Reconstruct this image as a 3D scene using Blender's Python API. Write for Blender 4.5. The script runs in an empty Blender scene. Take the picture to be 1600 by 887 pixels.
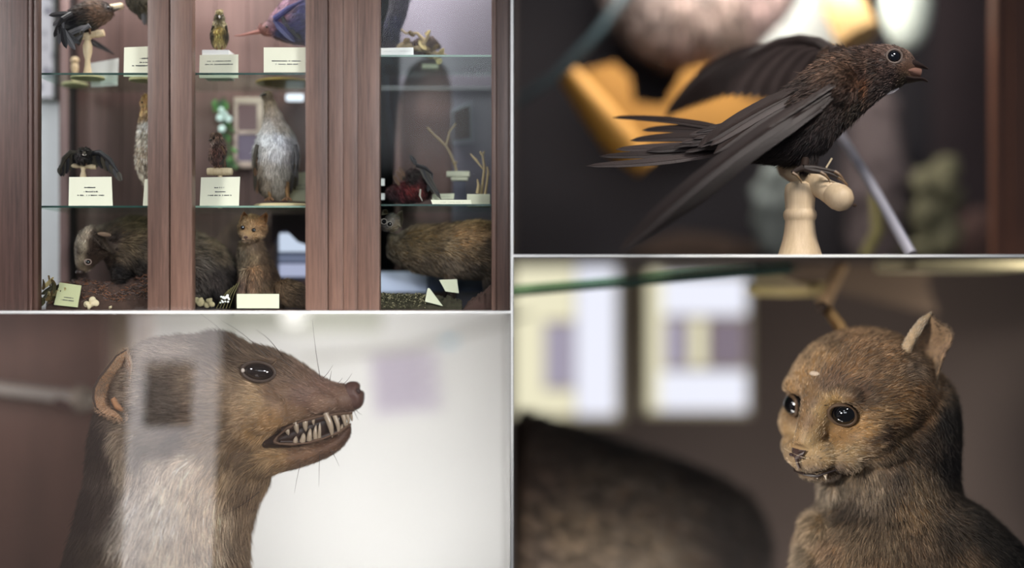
import bpy, bmesh, math, random
import numpy as np
from mathutils import Vector, Matrix

random.seed(7)
RNG = np.random.default_rng(11)
SC = bpy.context.scene
COL = SC.collection

# ---------------------------------------------------------------- measures
S = 0.002            # metres per photo pixel at the plane y = 0
D = 4.0              # camera distance from that plane
ZC = 0.887           # camera height


def P(px, py, y=0.0):
    k = S * (1 + y / D)
    return Vector(((px - 800) * k, y, ZC + (443.5 - py) * k))


def K(y):
    return S * (1 + y / D)


# ---------------------------------------------------------------- objects
def link(o, parent=None):
    COL.objects.link(o)
    if parent is not None:
        o.parent = parent
    return o


def tag(o, label=None, cat=None, group=None, kind=None):
    if label:
        o['label'] = label
    if cat:
        o['category'] = cat
    if group:
        o['group'] = group
    if kind:
        o['kind'] = kind
    return o


def empty(name, label, cat, group=None, loc=(0, 0, 0)):
    o = bpy.data.objects.new(name, None)
    o.empty_display_size = 0.02
    o.location = loc
    link(o)
    return tag(o, label, cat, group)


class MB:
    """collects shapes into one mesh (world coordinates)"""

    def __init__(self):
        self.v = []
        self.f = []
        self.m = []

    def add(self, vs, fs, mi=0):
        b = len(self.v)
        self.v.extend([tuple(q) for q in vs])
        self.f.extend([tuple(b + i for i in f) for f in fs])
        self.m.extend([mi] * len(fs))
        return self

    def rings(self, rings, cap=True, closed=True, mi=0):
        n = len(rings[0])
        vs = [q for r in rings for q in r]
        fs = []
        for i in range(len(rings) - 1):
            for j in range(n if closed else n - 1):
                j2 = (j + 1) % n
                fs.append((i * n + j, i * n + j2, (i + 1) * n + j2, (i + 1) * n + j))
        if cap:
            fs.append(tuple(reversed(range(n))))
            fs.append(tuple((len(rings) - 1) * n + j for j in range(n)))
        return self.add(vs, fs, mi)

    def box(self, lo, hi, mi=0, bevel=0.0):
        bm = bmesh.new()
        bmesh.ops.create_cube(bm, size=1.0)
        c = [(a + b) / 2 for a, b in zip(lo, hi)]
        d = [b - a for a, b in zip(lo, hi)]
        for v in bm.verts:
            v.co = Vector((c[0] + v.co.x * d[0], c[1] + v.co.y * d[1], c[2] + v.co.z * d[2]))
        if bevel > 0:
            bmesh.ops.bevel(bm, geom=bm.edges[:], offset=bevel, segments=2, profile=0.6, affect='EDGES')
        bm.verts.index_update()
        self.add([v.co for v in bm.verts], [[v.index for v in f.verts] for f in bm.faces], mi)
        bm.free()
        return self

    def tube(self, pts, radii, n=10, mi=0, cap=True):
        pts = [Vector(p) for p in pts]
        if not hasattr(radii, '__len__'):
            radii = [radii] * len(pts)
        rings = []
        prev = None
        for i, p in enumerate(pts):
            t = (pts[min(i + 1, len(pts) - 1)] - pts[max(i - 1, 0)]).normalized()
            if prev is None:
                a = Vector((0, 0, 1)) if abs(t.z) < 0.9 else Vector((1, 0, 0))
                u = t.cross(a).normalized()
            else:
                u = (prev - t * prev.dot(t)).normalized()
            prev = u
            w = t.cross(u)
            rings.append([p + (u * math.cos(2 * math.pi * k / n) + w * math.sin(2 * math.pi * k / n)) * radii[i] for k in range(n)])
        return self.rings(rings, cap, mi=mi)

    def lathe(self, origin, axis, prof, n=28, mi=0):
        """prof: (distance along the axis, radius)"""
        a = Vector(axis).normalized()
        h = Vector((0, 0, 1)) if abs(a.z) < 0.9 else Vector((1, 0, 0))
        u = a.cross(h).normalized()
        w = a.cross(u)
        o = Vector(origin)
        rings = [[o + a * d + (u * math.cos(2 * math.pi * k / n) + w * math.sin(2 * math.pi * k / n)) * max(r, 1e-5) for k in range(n)] for d, r in prof]
        return self.rings(rings, True, mi=mi)

    def ell(self, c, r, rot=None, nu=20, nv=12, mi=0):
        c = Vector(c)
        R = rot if rot is not None else Matrix.Identity(3)
        rings = []
        for i in range(nv + 1):
            th = math.pi * (0.02 + 0.96 * i / nv)
            rings.append([c + R @ Vector((r[0] * math.sin(th) * math.cos(2 * math.pi * k / nu), r[1] * math.sin(th) * math.sin(2 * math.pi * k / nu), r[2] * math.cos(th))) for k in range(nu)])
        rings.reverse()
        return self.rings(rings, True, mi=mi)

    def prism(self, poly, y0, y1, mi=0):
        """outline given as (x, z) world pairs, with its own thickness in y"""
        n = len(poly)
        vs = [(x, y0, z) for x, z in poly] + [(x, y1, z) for x, z in poly]
        fs = [tuple(range(n)), tuple(reversed(range(n, 2 * n)))]
        for i in range(n):
            j = (i + 1) % n
            fs.append((i, i + n, j + n, j))
        return self.add(vs, fs, mi)

    def build(self, name, mats, parent=None, smooth=True, fix=True):
        me = bpy.data.meshes.new(name)
        me.from_pydata(self.v, [], self.f)
        if not isinstance(mats, (list, tuple)):
            mats = [mats]
        for m in mats:
            me.materials.append(m)
        me.polygons.foreach_set('material_index', self.m)
        if fix:
            bm = bmesh.new()
            bm.from_mesh(me)
            bmesh.ops.recalc_face_normals(bm, faces=bm.faces[:])
            bm.to_mesh(me)
            bm.free()
        if smooth:
            me.polygons.foreach_set('use_smooth', [True] * len(me.polygons))
            try:
                me.set_sharp_from_angle(angle=math.radians(38))
            except Exception:
                pass
        me.update()
        return link(bpy.data.objects.new(name, me), parent)


def loft_px(secs, y0, n=40, steps=6, sq=2.0):
    """sections across a profile in the picture plane: (ax, ay, bx, by, depth_px[, y shift px]); splined, elliptic cross-sections"""
    secs = np.array([list(s) + [0] * (6 - len(s)) for s in secs], float)
    m = len(secs)
    out = []
    for i in range(m - 1):
        p0, p1, p2, p3 = secs[max(i - 1, 0)], secs[i], secs[i + 1], secs[min(i + 2, m - 1)]
        for k in range(steps):
            t = k / steps
            out.append(0.5 * ((2 * p1) + (-p0 + p2) * t + (2 * p0 - 5 * p1 + 4 * p2 - p3) * t * t + (-p0 + 3 * p1 - 3 * p2 + p3) * t ** 3))
    out.append(secs[-1])
    rings = []
    for s in out:
        a = P(s[0], s[1], y0)
        b = P(s[2], s[3], y0)
        c = (a + b) / 2 + Vector((0, s[5] * S, 0))
        u = (a - b) / 2
        w = Vector((0, -max(s[4], 0.5) * S, 0))
        ring = []
        for k in range(n):
            th = 2 * math.pi * k / n
            cc, ss = math.cos(th), math.sin(th)
            e = 2.0 / sq
            ring.append(c + u * (abs(cc) ** e * (1 if cc >= 0 else -1)) + w * (abs(ss) ** e * (1 if ss >= 0 else -1)))
        rings.append(ring)
    mb = MB()
    mb.rings(rings)
    return mb


def fuse(mbs, voxel, smooth=4, factor=0.5):
    """several closed shells welded to one continuous skin; returns vertices (n,3) and quads/tris as lists"""
    allm = MB()
    for m in mbs:
        allm.add(m.v, m.f)
    me = bpy.data.meshes.new('tmp_weld')
    me.from_pydata(allm.v, [], allm.f)
    bm = bmesh.new()
    bm.from_mesh(me)
    bmesh.ops.recalc_face_normals(bm, faces=bm.faces[:])
    bm.to_mesh(me)
    bm.free()
    o = bpy.data.objects.new('tmp_weld', me)
    COL.objects.link(o)
    r = o.modifiers.new('r', 'REMESH')
    r.mode = 'VOXEL'
    r.voxel_size = voxel
    if smooth:
        s = o.modifiers.new('s', 'SMOOTH')
        s.iterations = smooth
        s.factor = factor
    dg = bpy.context.evaluated_depsgraph_get()
    dg.update()
    ev = o.evaluated_get(dg)
    m2 = ev.to_mesh()
    V = np.empty(len(m2.vertices) * 3)
    m2.vertices.foreach_get('co', V)
    V = V.reshape(-1, 3).copy()
    F = [tuple(p.vertices) for p in m2.polygons]
    ev.to_mesh_clear()
    bpy.data.objects.remove(o)
    bpy.data.meshes.remove(me)
    return V, F


def normals_of(V, F):
    me = bpy.data.meshes.new('tmp_n')
    me.from_pydata([tuple(v) for v in V], [], F)
    me.update()
    N = np.empty(len(V) * 3)
    me.vertices.foreach_get('normal', N)
    bpy.data.meshes.remove(me)
    return N.reshape(-1, 3)


def skin_obj(name, V, F, mat, parent=None, colors=None):
    me = bpy.data.meshes.new(name)
    me.from_pydata([tuple(v) for v in V], [], F)
    me.materials.append(mat)
    me.polygons.foreach_set('use_smooth', [True] * len(me.polygons))
    if colors is not None:
        at = me.attributes.new('tint', 'FLOAT_COLOR', 'POINT')
        c4 = np.ones((len(V), 4))
        c4[:, :3] = colors
        at.data.foreach_set('color', c4.ravel())
    me.update()
    return link(bpy.data.objects.new(name, me), parent)


def to_px(V):
    k = S * (1 + V[:, 1] / D)
    return np.stack([V[:, 0] / k + 800, 443.5 - (V[:, 2] - ZC) / k], 1)


YREF = [0.06]


def to_pxr(V):
    """coordinates in the animal's own mid plane, the same for its near and far side"""
    k = S * (1 + YREF[0] / D)
    return np.stack([V[:, 0] / k + 800, 443.5 - (V[:, 2] - ZC) / k], 1)


def lin(c):
    c = np.asarray(c, float) / 255.0
    return np.where(c <= 0.04045, c / 12.92, ((c + 0.055) / 1.055) ** 2.4)


EPS = [60.0]


def idw(q, ctrl, p=2.0, eps=None):
    eps = EPS[0] if eps is None else eps
    ctrl = np.array(ctrl, float)
    out = np.zeros((len(q), ctrl.shape[1] - 2))
    wsum = np.zeros(len(q))
    for r in ctrl:
        d2 = (q[:, 0] - r[0]) ** 2 + (q[:, 1] - r[1]) ** 2
        w = 1.0 / (d2 + eps) ** p
        out += w[:, None] * r[2:]
        wsum += w
    return out / wsum[:, None]


def vnoise(q, scale, seed=0):
    """cheap smooth 3D value noise, 0..1"""
    r = np.random.default_rng(seed)
    tab = r.random((32, 32, 32))
    x = q / scale + 1000.0
    i = np.floor(x).astype(int)
    f = x - i
    f = f * f * (3 - 2 * f)
    out = np.zeros(len(q))
    for a in (0, 1):
        for b in (0, 1):
            for c in (0, 1):
                w = (f[:, 0] if a else 1 - f[:, 0]) * (f[:, 1] if b else 1 - f[:, 1]) * (f[:, 2] if c else 1 - f[:, 2])
                out += w * tab[(i[:, 0] + a) % 32, (i[:, 1] + b) % 32, (i[:, 2] + c) % 32]
    return out


def sample_surface(V, F, n, rng):
    tris = []
    for f in F:
        for k in range(1, len(f) - 1):
            tris.append((f[0], f[k], f[k + 1]))
    T = np.array(tris)
    a, b, c = V[T[:, 0]], V[T[:, 1]], V[T[:, 2]]
    ar = np.linalg.norm(np.cross(b - a, c - a), axis=1)
    idx = rng.choice(len(T), size=n, p=ar / ar.sum())
    r1 = np.sqrt(rng.random(n))[:, None]
    r2 = rng.random(n)[:, None]
    pos = (1 - r1) * a[idx] + r1 * (1 - r2) * b[idx] + r1 * r2 * c[idx]
    N = normals_of(V, F)
    nn = (1 - r1) * N[T[idx, 0]] + r1 * (1 - r2) * N[T[idx, 1]] + r1 * r2 * N[T[idx, 2]]
    nn /= np.linalg.norm(nn, axis=1)[:, None] + 1e-9
    return pos, nn


def hair(name, mat, parent, roots, nrm, flow, length, color, radius, lift=0.3, segs=4, jitter=0.25, curl=0.0, gravity=0.0, rng=RNG, clump=None):
    """strands as one hair-curves object; flow: tangent direction per root, length: metres per root"""
    n = len(roots)
    t = flow - nrm * np.sum(flow * nrm, 1)[:, None]
    t /= np.linalg.norm(t, axis=1)[:, None] + 1e-9
    lf = lift if np.ndim(lift) else np.full(n, lift)
    d = t + nrm * lf[:, None] + rng.normal(0, jitter, (n, 3))
    d /= np.linalg.norm(d, axis=1)[:, None]
    L = length * (0.7 + 0.6 * rng.random(n))
    k = segs + 1
    pts = np.empty((n, k, 3))
    bend = -nrm * (lf[:, None] * 0.6) + np.array([0, 0, -gravity]) + rng.normal(0, 1, (n, 3)) * curl
    for i in range(k):
        s = i / segs
        pts[:, i] = roots - nrm * 0.001 + d * (L * s)[:, None] + bend * (L * s * s)[:, None] * 0.5
    if clump is not None:
        for i in range(1, k):
            pts[:, i] += clump * (L * i / segs)[:, None]
    hc = bpy.data.hair_curves.new(name)
    hc.add_curves([k] * n)
    hc.attributes['position'].data.foreach_set('vector', pts.reshape(-1).astype(np.float32))
    ra = hc.attributes.get('radius') or hc.attributes.new('radius', 'FLOAT', 'POINT')
    rr = radius if np.ndim(radius) else np.full(n, radius)
    prof = np.array([1.0 - 0.85 * (i / segs) ** 1.6 for i in range(k)])
    ra.data.foreach_set('value', (rr[:, None] * prof[None]).reshape(-1).astype(np.float32))
    ca = hc.attributes.new('tint', 'FLOAT_COLOR', 'CURVE')
    c4 = np.ones((n, 4))
    c4[:, :3] = color
    ca.data.foreach_set('color', c4.reshape(-1).astype(np.float32))
    hc.materials.append(mat)
    o = bpy.data.objects.new(name, hc)
    return link(o, parent)


# ---------------------------------------------------------------- materials
def _new(name):
    m = bpy.data.materials.new(name)
    m.use_nodes = True
    nt = m.node_tree
    b = nt.nodes['Principled BSDF']
    return m, nt, b


def c4(rgb):
    return tuple(float(x) for x in lin(rgb)) + (1.0,)


def mat_plain(name, rgb, rough=0.6, spec=0.4, metal=0.0, var=0.12, scale=30.0, bump=0.0, bscale=60.0, stretch=(1, 1, 1)):
    m, nt, b = _new(name)
    tc = nt.nodes.new('ShaderNodeTexCoord')
    mp = nt.nodes.new('ShaderNodeMapping')
    mp.inputs['Scale'].default_value = stretch
    nt.links.new(tc.outputs['Object'], mp.inputs['Vector'])
    nz = nt.nodes.new('ShaderNodeTexNoise')
    nz.inputs['Scale'].default_value = scale
    nz.inputs['Detail'].default_value = 5
    nt.links.new(mp.outputs['Vector'], nz.inputs['Vector'])
    mx = nt.nodes.new('ShaderNodeMix')
    mx.data_type = 'RGBA'
    l = lin(rgb)
    mx.inputs[6].default_value = tuple(np.clip(l * (1 - var), 0, 1)) + (1,)
    mx.inputs[7].default_value = tuple(np.clip(l * (1 + var), 0, 1)) + (1,)
    nt.links.new(nz.outputs['Fac'], mx.inputs[0])
    nt.links.new(mx.outputs[2], b.inputs['Base Color'])
    b.inputs['Roughness'].default_value = rough
    b.inputs['Specular IOR Level'].default_value = spec
    b.inputs['Metallic'].default_value = metal
    if bump > 0:
        n2 = nt.nodes.new('ShaderNodeTexNoise')
        n2.inputs['Scale'].default_value = bscale
        n2.inputs['Detail'].default_value = 6
        nt.links.new(mp.outputs['Vector'], n2.inputs['Vector'])
        bp = nt.nodes.new('ShaderNodeBump')
        bp.inputs['Strength'].default_value = bump
        bp.inputs['Distance'].default_value = 0.004
        nt.links.new(n2.outputs['Fac'], bp.inputs['Height'])
        nt.links.new(bp.outputs['Normal'], b.inputs['Normal'])
    return m


def mat_wood(name, dark, light, axis='Z', scale=9.0, rough=0.5, bump=0.25, streak=55.0):
    """grain running along one axis"""
    m, nt, b = _new(name)
    tc = nt.nodes.new('ShaderNodeTexCoord')
    mp = nt.nodes.new('ShaderNodeMapping')
    sc = {'X': (0.06, 1, 1), 'Y': (1, 0.06, 1), 'Z': (1, 1, 0.035)}[axis]
    mp.inputs['Scale'].default_value = sc
    nt.links.new(tc.outputs['Object'], mp.inputs['Vector'])
    n1 = nt.nodes.new('ShaderNodeTexNoise')
    n1.inputs['Scale'].default_value = scale
    n1.inputs['Detail'].default_value = 3
    n1.inputs['Distortion'].default_value = 0.6
    nt.links.new(mp.outputs['Vector'], n1.inputs['Vector'])
    n2 = nt.nodes.new('ShaderNodeTexNoise')
    n2.inputs['Scale'].default_value = streak * 3
    n2.inputs['Detail'].default_value = 6
    n2.inputs['Roughness'].default_value = 0.7
    nt.links.new(mp.outputs['Vector'], n2.inputs['Vector'])
    ma = nt.nodes.new('ShaderNodeMath')
    ma.operation = 'MULTIPLY_ADD'
    ma.inputs[1].default_value = 0.55
    nt.links.new(n2.outputs['Fac'], ma.inputs[0])
    mb = nt.nodes.new('ShaderNodeMath')
    mb.operation = 'MULTIPLY'
    mb.inputs[1].default_value = 0.5
    nt.links.new(n1.outputs['Fac'], mb.inputs[0])
    nt.links.new(mb.outputs[0], ma.inputs[2])
    cr = nt.nodes.new('ShaderNodeValToRGB')
    cr.color_ramp.elements[0].position = 0.36
    cr.color_ramp.elements[0].color = c4(dark)
    cr.color_ramp.elements[1].position = 0.66
    cr.color_ramp.elements[1].color = c4(light)
    nt.links.new(ma.outputs[0], cr.inputs['Fac'])
    nt.links.new(cr.outputs['Color'], b.inputs['Base Color'])
    bp = nt.nodes.new('ShaderNodeBump')
    bp.inputs['Strength'].default_value = bump
    bp.inputs['Distance'].default_value = 0.003
    nt.links.new(ma.outputs[0], bp.inputs['Height'])
    nt.links.new(bp.outputs['Normal'], b.inputs['Normal'])
    b.inputs['Roughness'].default_value = rough
    return m


def mat_hair(name, rough=0.55, spec=0.25, gain=1.0):
    m, nt, b = _new(name)
    at = nt.nodes.new('ShaderNodeAttribute')
    at.attribute_name = 'tint'
    nt.links.new(at.outputs['Color'], b.inputs['Base Color'])
    b.inputs['Roughness'].default_value = rough
    b.inputs['Specular IOR Level'].default_value = spec
    return m


def mat_glass(name, tint=(235, 245, 240), refl=0.06, rough=0.0):
    """thin clear sheet: see-through with a mirror share"""
    m, nt, b = _new(name)
    nt.nodes.remove(b)
    out = nt.nodes['Material Output']
    tr = nt.nodes.new('ShaderNodeBsdfTransparent')
    tr.inputs['Color'].default_value = c4(tint)
    gl = nt.nodes.new('ShaderNodeBsdfGlossy')
    gl.inputs['Roughness'].default_value = rough
    mx = nt.nodes.new('ShaderNodeMixShader')
    mx.inputs[0].default_value = refl
    nt.links.new(tr.outputs[0], mx.inputs[1])
    nt.links.new(gl.outputs[0], mx.inputs[2])
    nt.links.new(mx.outputs[0], out.inputs['Surface'])
    return m


def mat_emit(name, rgb, strength):
    m, nt, b = _new(name)
    b.inputs['Base Color'].default_value = (0, 0, 0, 1)
    b.inputs['Emission Color'].default_value = c4(rgb)
    b.inputs['Emission Strength'].default_value = strength
    return m


def area(name, loc, target, size, power, color=(1, 1, 1), size_y=None, spread=180):
    l = bpy.data.lights.new(name, 'AREA')
    l.energy = power
    l.color = color
    l.size = size
    if size_y:
        l.shape = 'RECTANGLE'
        l.size_y = size_y
    l.spread = math.radians(spread)
    o = bpy.data.objects.new(name, l)
    o.location = loc
    o.rotation_euler = (Vector(target) - Vector(loc)).to_track_quat('-Z', 'Y').to_euler()
    COL.objects.link(o)
    return o


def spot(name, loc, target, power, angle=30, blend=0.5, radius=0.1, color=(1, 1, 1)):
    l = bpy.data.lights.new(name, 'SPOT')
    l.energy = power
    l.color = color
    l.spot_size = math.radians(angle)
    l.spot_blend = blend
    l.shadow_soft_size = radius
    o = bpy.data.objects.new(name, l)
    o.location = loc
    o.rotation_euler = (Vector(target) - Vector(loc)).to_track_quat('-Z', 'Y').to_euler()
    COL.objects.link(o)
    return o


M_EYE = mat_plain('black_glass_eye', (6, 6, 8), rough=0.04, spec=0.9, var=0.0)
M_FUR = mat_hair('fur')
M_PLUME = mat_hair('plumage', rough=0.5, spec=0.3)
M_CARD = mat_plain('cream_card', (232, 230, 205), rough=0.8, var=0.03)
M_INK = mat_plain('grey_ink', (70, 70, 75), rough=0.8, var=0.05)
M_WHITE = mat_plain('white_paint', (238, 238, 236), rough=0.7, var=0.015)
M_PALE = mat_wood('pale_turned_wood', (205, 178, 138), (232, 212, 176), 'Z', scale=14, rough=0.55, bump=0.1)


DESAT = [0.28]


def groom(V, F, n, colors, flows, mat, parent, rad, seed, name='fur', cnoise=0.22, ns=0.02, lenk=1.0, jitter=0.13, mask=None, zscale=1.0, y_flow=0.0, wild=0.04):
    rng = np.random.default_rng(seed)
    pos, nn = sample_surface(V, F, n, rng)
    qq = to_pxr(pos)
    if mask is not None:
        keep = mask(qq, pos)
        pos, nn, qq = pos[keep], nn[keep], qq[keep]
    fl = idw(qq, flows)
    wob = vnoise(pos, 0.06, seed) - 0.5
    flow = np.stack([fl[:, 0], np.full(len(pos), y_flow) + wob * 0.5, fl[:, 1] * zscale + wob * 0.5], 1)
    col = np.clip(idw(qq, colors), 0, 255)
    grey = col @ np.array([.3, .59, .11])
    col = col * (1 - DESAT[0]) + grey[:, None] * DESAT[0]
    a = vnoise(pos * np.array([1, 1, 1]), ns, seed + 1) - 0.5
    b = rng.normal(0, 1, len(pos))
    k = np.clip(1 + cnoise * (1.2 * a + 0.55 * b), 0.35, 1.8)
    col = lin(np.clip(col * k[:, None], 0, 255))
    L = fl[:, 2] * S * lenk
    lift = fl[:, 3]
    w = rng.random(len(pos)) < wild
    lift = np.where(w, lift + 0.25, lift)
    return hair(name, mat, parent, pos, nn, flow, L, col, rad, lift=lift, segs=4, jitter=jitter, rng=rng)


def ear_shell(outline, cx, cy, y_rim, y_cup, mat, parent, name='ear', th=0.010):
    rings = []
    for k, (f, yy) in enumerate(((1.0, y_rim), (0.97, y_rim - 0.010), (0.86, y_rim - 0.004), (0.6, y_cup * 0.6 + y_rim * 0.4), (0.25, y_cup))):
        rings.append([P(cx + (x - cx) * f, cy + (y_ - cy) * f, yy) for x, y_ in outline])
    back = []
    for f, yy in ((0.3, y_cup + 0.02), (0.8, y_cup * 0.5 + y_rim * 0.5 + 0.02), (1.02, y_rim + 0.008)):
        back.append([P(cx + (x - cx) * f, cy + (y_ - cy) * f, yy) for x, y_ in outline])
    mb = MB(); mb.rings(rings[::-1] + back[::-1], True)
    return mb, mb.build(name, mat, parent)


def whisker(mb, a, b, sag, y, dy, r=0.0011):
    pts = []
    for i in range(7):
        t = i / 6
        p = P(a[0] + (b[0] - a[0]) * t, a[1] + (b[1] - a[1]) * t + sag * math.sin(math.pi * t), y + dy * t)
        pts.append(p)
    mb.tube(pts, [r * (1 - 0.75 * i / 6) for i in range(7)], n=5)


# ---------------------------------------------------------------- camera, world
cam = bpy.data.cameras.new('camera')
cam.sensor_width = 36.0
cam.lens = 36.0 * D / (1600 * S)
cam.clip_start = 0.05
cam.dof.use_dof = True
cam.dof.focus_distance = D + 0.07
cam.dof.aperture_fstop = (cam.lens / 1000.0) / 0.25
camo = bpy.data.objects.new('camera', cam)
camo.location = (0, -D, ZC)
camo.rotation_euler = (math.radians(90), 0, 0)
COL.objects.link(camo)
SC.camera = camo
SC.view_settings.view_transform = 'Standard'
SC.view_settings.look = 'None'
SC.view_settings.gamma = 1.0
SC.view_settings.exposure = 0.0
SC.view_settings.use_curve_mapping = False
w = bpy.data.worlds.new('room')
SC.world = w
w.use_nodes = True
w.node_tree.nodes['Background'].inputs['Color'].default_value = (0.80, 0.86, 1.0, 1)
w.node_tree.nodes['Background'].inputs['Strength'].default_value = 0.10
SC.cycles.max_bounces = 8
SC.cycles.transparent_max_bounces = 16
SC.cycles.use_denoising = True

# ---------------------------------------------------------------- the boards that divide the four bays
M_DARKWALL = mat_plain('dark_brown_lining', (52, 42, 40), rough=0.8, var=0.1, scale=6)
DEPTH = 2.6


def struct(name, mb, mat, **kw):
    return tag(mb.build(name, mat, **kw), kind='structure')


def board_h(name, py, x0, x1, half=2.0):
    z = ZC + (443.5 - py) * S
    mb = MB()
    mb.box((x0, -0.05, z - half * S), (x1, -0.02, z + half * S))
    return struct(name, mb, M_WHITE, smooth=False)


def X0(px):
    return (px - 800) * S


def Z0(py):
    return ZC + (443.5 - py) * S


mb = MB(); mb.box((X0(798), -0.05, -0.6), (X0(802), -0.02, 2.4)); struct('trim_1', mb, M_WHITE, smooth=False)
mb = MB(); mb.box((-2.2, -0.05, Z0(489)), (X0(798), -0.02, Z0(485))); struct('trim_2', mb, M_WHITE, smooth=False)
mb = MB(); mb.box((X0(802), -0.05, Z0(402)), (2.2, -0.02, Z0(398))); struct('trim_3', mb, M_WHITE, smooth=False)
# lining behind the trim: one board between neighbouring bays
mb = MB(); mb.box((-0.003, -0.02, -0.6), (0.003, DEPTH, 2.4)); struct('wall_divider', mb, M_DARKWALL, smooth=False)
mb = MB(); mb.box((-2.4, -0.02, Z0(488.2)), (-0.003, DEPTH, Z0(486))); struct('floor_cabinet_bay', mb, M_DARKWALL, smooth=False)
mb = MB(); mb.box((0.003, -0.02, Z0(401.2)), (2.4, DEPTH, Z0(399))); struct('ceiling_lower_bay', mb, M_DARKWALL, smooth=False)
# ================================================================ lower left bay: the snarling marten
YM = 0.17
head = loft_px([
    (172, 600, 182, 655, 30), (200, 555, 205, 690, 60), (245, 532, 250, 722, 80), (300, 528, 305, 735, 88),
    (345, 526, 360, 738, 86), (385, 538, 398, 722, 76), (420, 545, 424, 692, 63), (450, 556, 450, 671, 52),
    (478, 572, 478, 660, 43), (502, 588, 503, 652, 36), (525, 597, 525, 646, 31), (543, 600, 543, 644, 27),
    (556, 603, 555, 641, 20), (563, 612, 562, 632, 8)], YM, n=48, steps=6, sq=2.15)
jaw = loft_px([
    (290, 690, 298, 738, 60), (350, 700, 358, 748, 62), (395, 694, 405, 747, 58), (432, 694, 436, 736, 48),
    (465, 693, 468, 729, 39), (500, 687, 501, 718, 31), (525, 677, 526, 706, 24), (541, 666, 541, 691, 17), (549, 664, 548, 678, 7)],
    YM, n=40, steps=5, sq=2.2)
neck = loft_px([
    (160, 600, 330, 600, 60, 12), (150, 650, 400, 650, 84, 8), (144, 690, 424, 700, 88), (139, 740, 424, 742, 86), (131, 785, 400, 785, 92),
    (119, 835, 387, 835, 100), (105, 890, 385, 890, 110), (88, 960, 398, 960, 122), (80, 1040, 420, 1040, 128)], YM, n=48, steps=5, sq=2.1)
# cheek and brow swellings seen on the near side, mirrored on the far one
bulk = []
for s in (-1, 1):
    b = MB(); b.ell(P(400, 642, YM + s * 0.115), (0.10, 0.034, 0.075)); bulk.append(b)
    b = MB(); b.ell(P(395, 562, YM + s * 0.105), (0.085, 0.03, 0.03)); bulk.append(b)
    b = MB(); b.ell(P(498, 628, YM + s * 0.066), (0.062, 0.02, 0.036)); bulk.append(b)
V, F = fuse([head, jaw, neck] + bulk, 0.0052, smooth=5)
N = normals_of(V, F)
q = to_pxr(V)
# eye sockets and the fold behind the mouth pressed into both sides
for (ex, ey, rx, ry, dep) in ((404, 579, 34, 20, 0.016), (372, 712, 14, 26, 0.012), (440, 598, 40, 9, 0.006), (508, 615, 30, 10, 0.004)):
    g = np.exp(-(((q[:, 0] - ex) / rx) ** 2 + ((q[:, 1] - ey) / ry) ** 2))
    V = V - N * (g * dep)[:, None]
N = normals_of(V, F)
q = to_pxr(V)
marten_root = empty('stuffed_marten', 'stuffed marten with a pale reflection painted on its neck, baring its teeth against a white wall', 'stuffed animal', loc=(0, 0, 0))

MCOL = [  # px, py, sRGB of the pelt with neck reflection and left-edge shade painted in
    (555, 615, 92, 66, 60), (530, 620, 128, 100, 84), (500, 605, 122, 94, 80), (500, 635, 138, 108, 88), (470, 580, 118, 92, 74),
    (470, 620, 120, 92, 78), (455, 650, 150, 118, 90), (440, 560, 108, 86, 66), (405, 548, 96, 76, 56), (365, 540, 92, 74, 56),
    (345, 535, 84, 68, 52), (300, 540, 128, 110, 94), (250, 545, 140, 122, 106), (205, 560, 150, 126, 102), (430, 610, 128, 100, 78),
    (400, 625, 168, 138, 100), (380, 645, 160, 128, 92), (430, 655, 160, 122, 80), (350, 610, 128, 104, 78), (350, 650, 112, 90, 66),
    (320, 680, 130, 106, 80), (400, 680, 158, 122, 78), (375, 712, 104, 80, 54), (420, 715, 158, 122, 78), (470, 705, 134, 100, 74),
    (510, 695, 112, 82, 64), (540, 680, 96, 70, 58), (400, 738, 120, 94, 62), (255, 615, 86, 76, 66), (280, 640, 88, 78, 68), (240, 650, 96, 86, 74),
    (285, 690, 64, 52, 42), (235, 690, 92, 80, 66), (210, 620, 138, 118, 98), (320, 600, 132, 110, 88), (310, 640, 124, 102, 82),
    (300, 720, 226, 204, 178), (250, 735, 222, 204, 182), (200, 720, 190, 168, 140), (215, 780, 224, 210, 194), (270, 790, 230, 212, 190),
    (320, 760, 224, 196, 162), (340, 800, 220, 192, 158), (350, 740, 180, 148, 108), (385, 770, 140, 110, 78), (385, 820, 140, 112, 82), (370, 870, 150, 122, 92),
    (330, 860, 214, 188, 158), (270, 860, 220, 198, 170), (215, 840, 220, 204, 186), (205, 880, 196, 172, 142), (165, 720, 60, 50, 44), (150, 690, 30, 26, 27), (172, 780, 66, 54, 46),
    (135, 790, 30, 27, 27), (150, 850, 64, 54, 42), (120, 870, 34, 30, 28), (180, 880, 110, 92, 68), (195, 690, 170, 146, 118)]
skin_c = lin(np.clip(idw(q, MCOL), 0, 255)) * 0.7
body = skin_obj('body', V, F, M_FUR, marten_root, skin_c)

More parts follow.
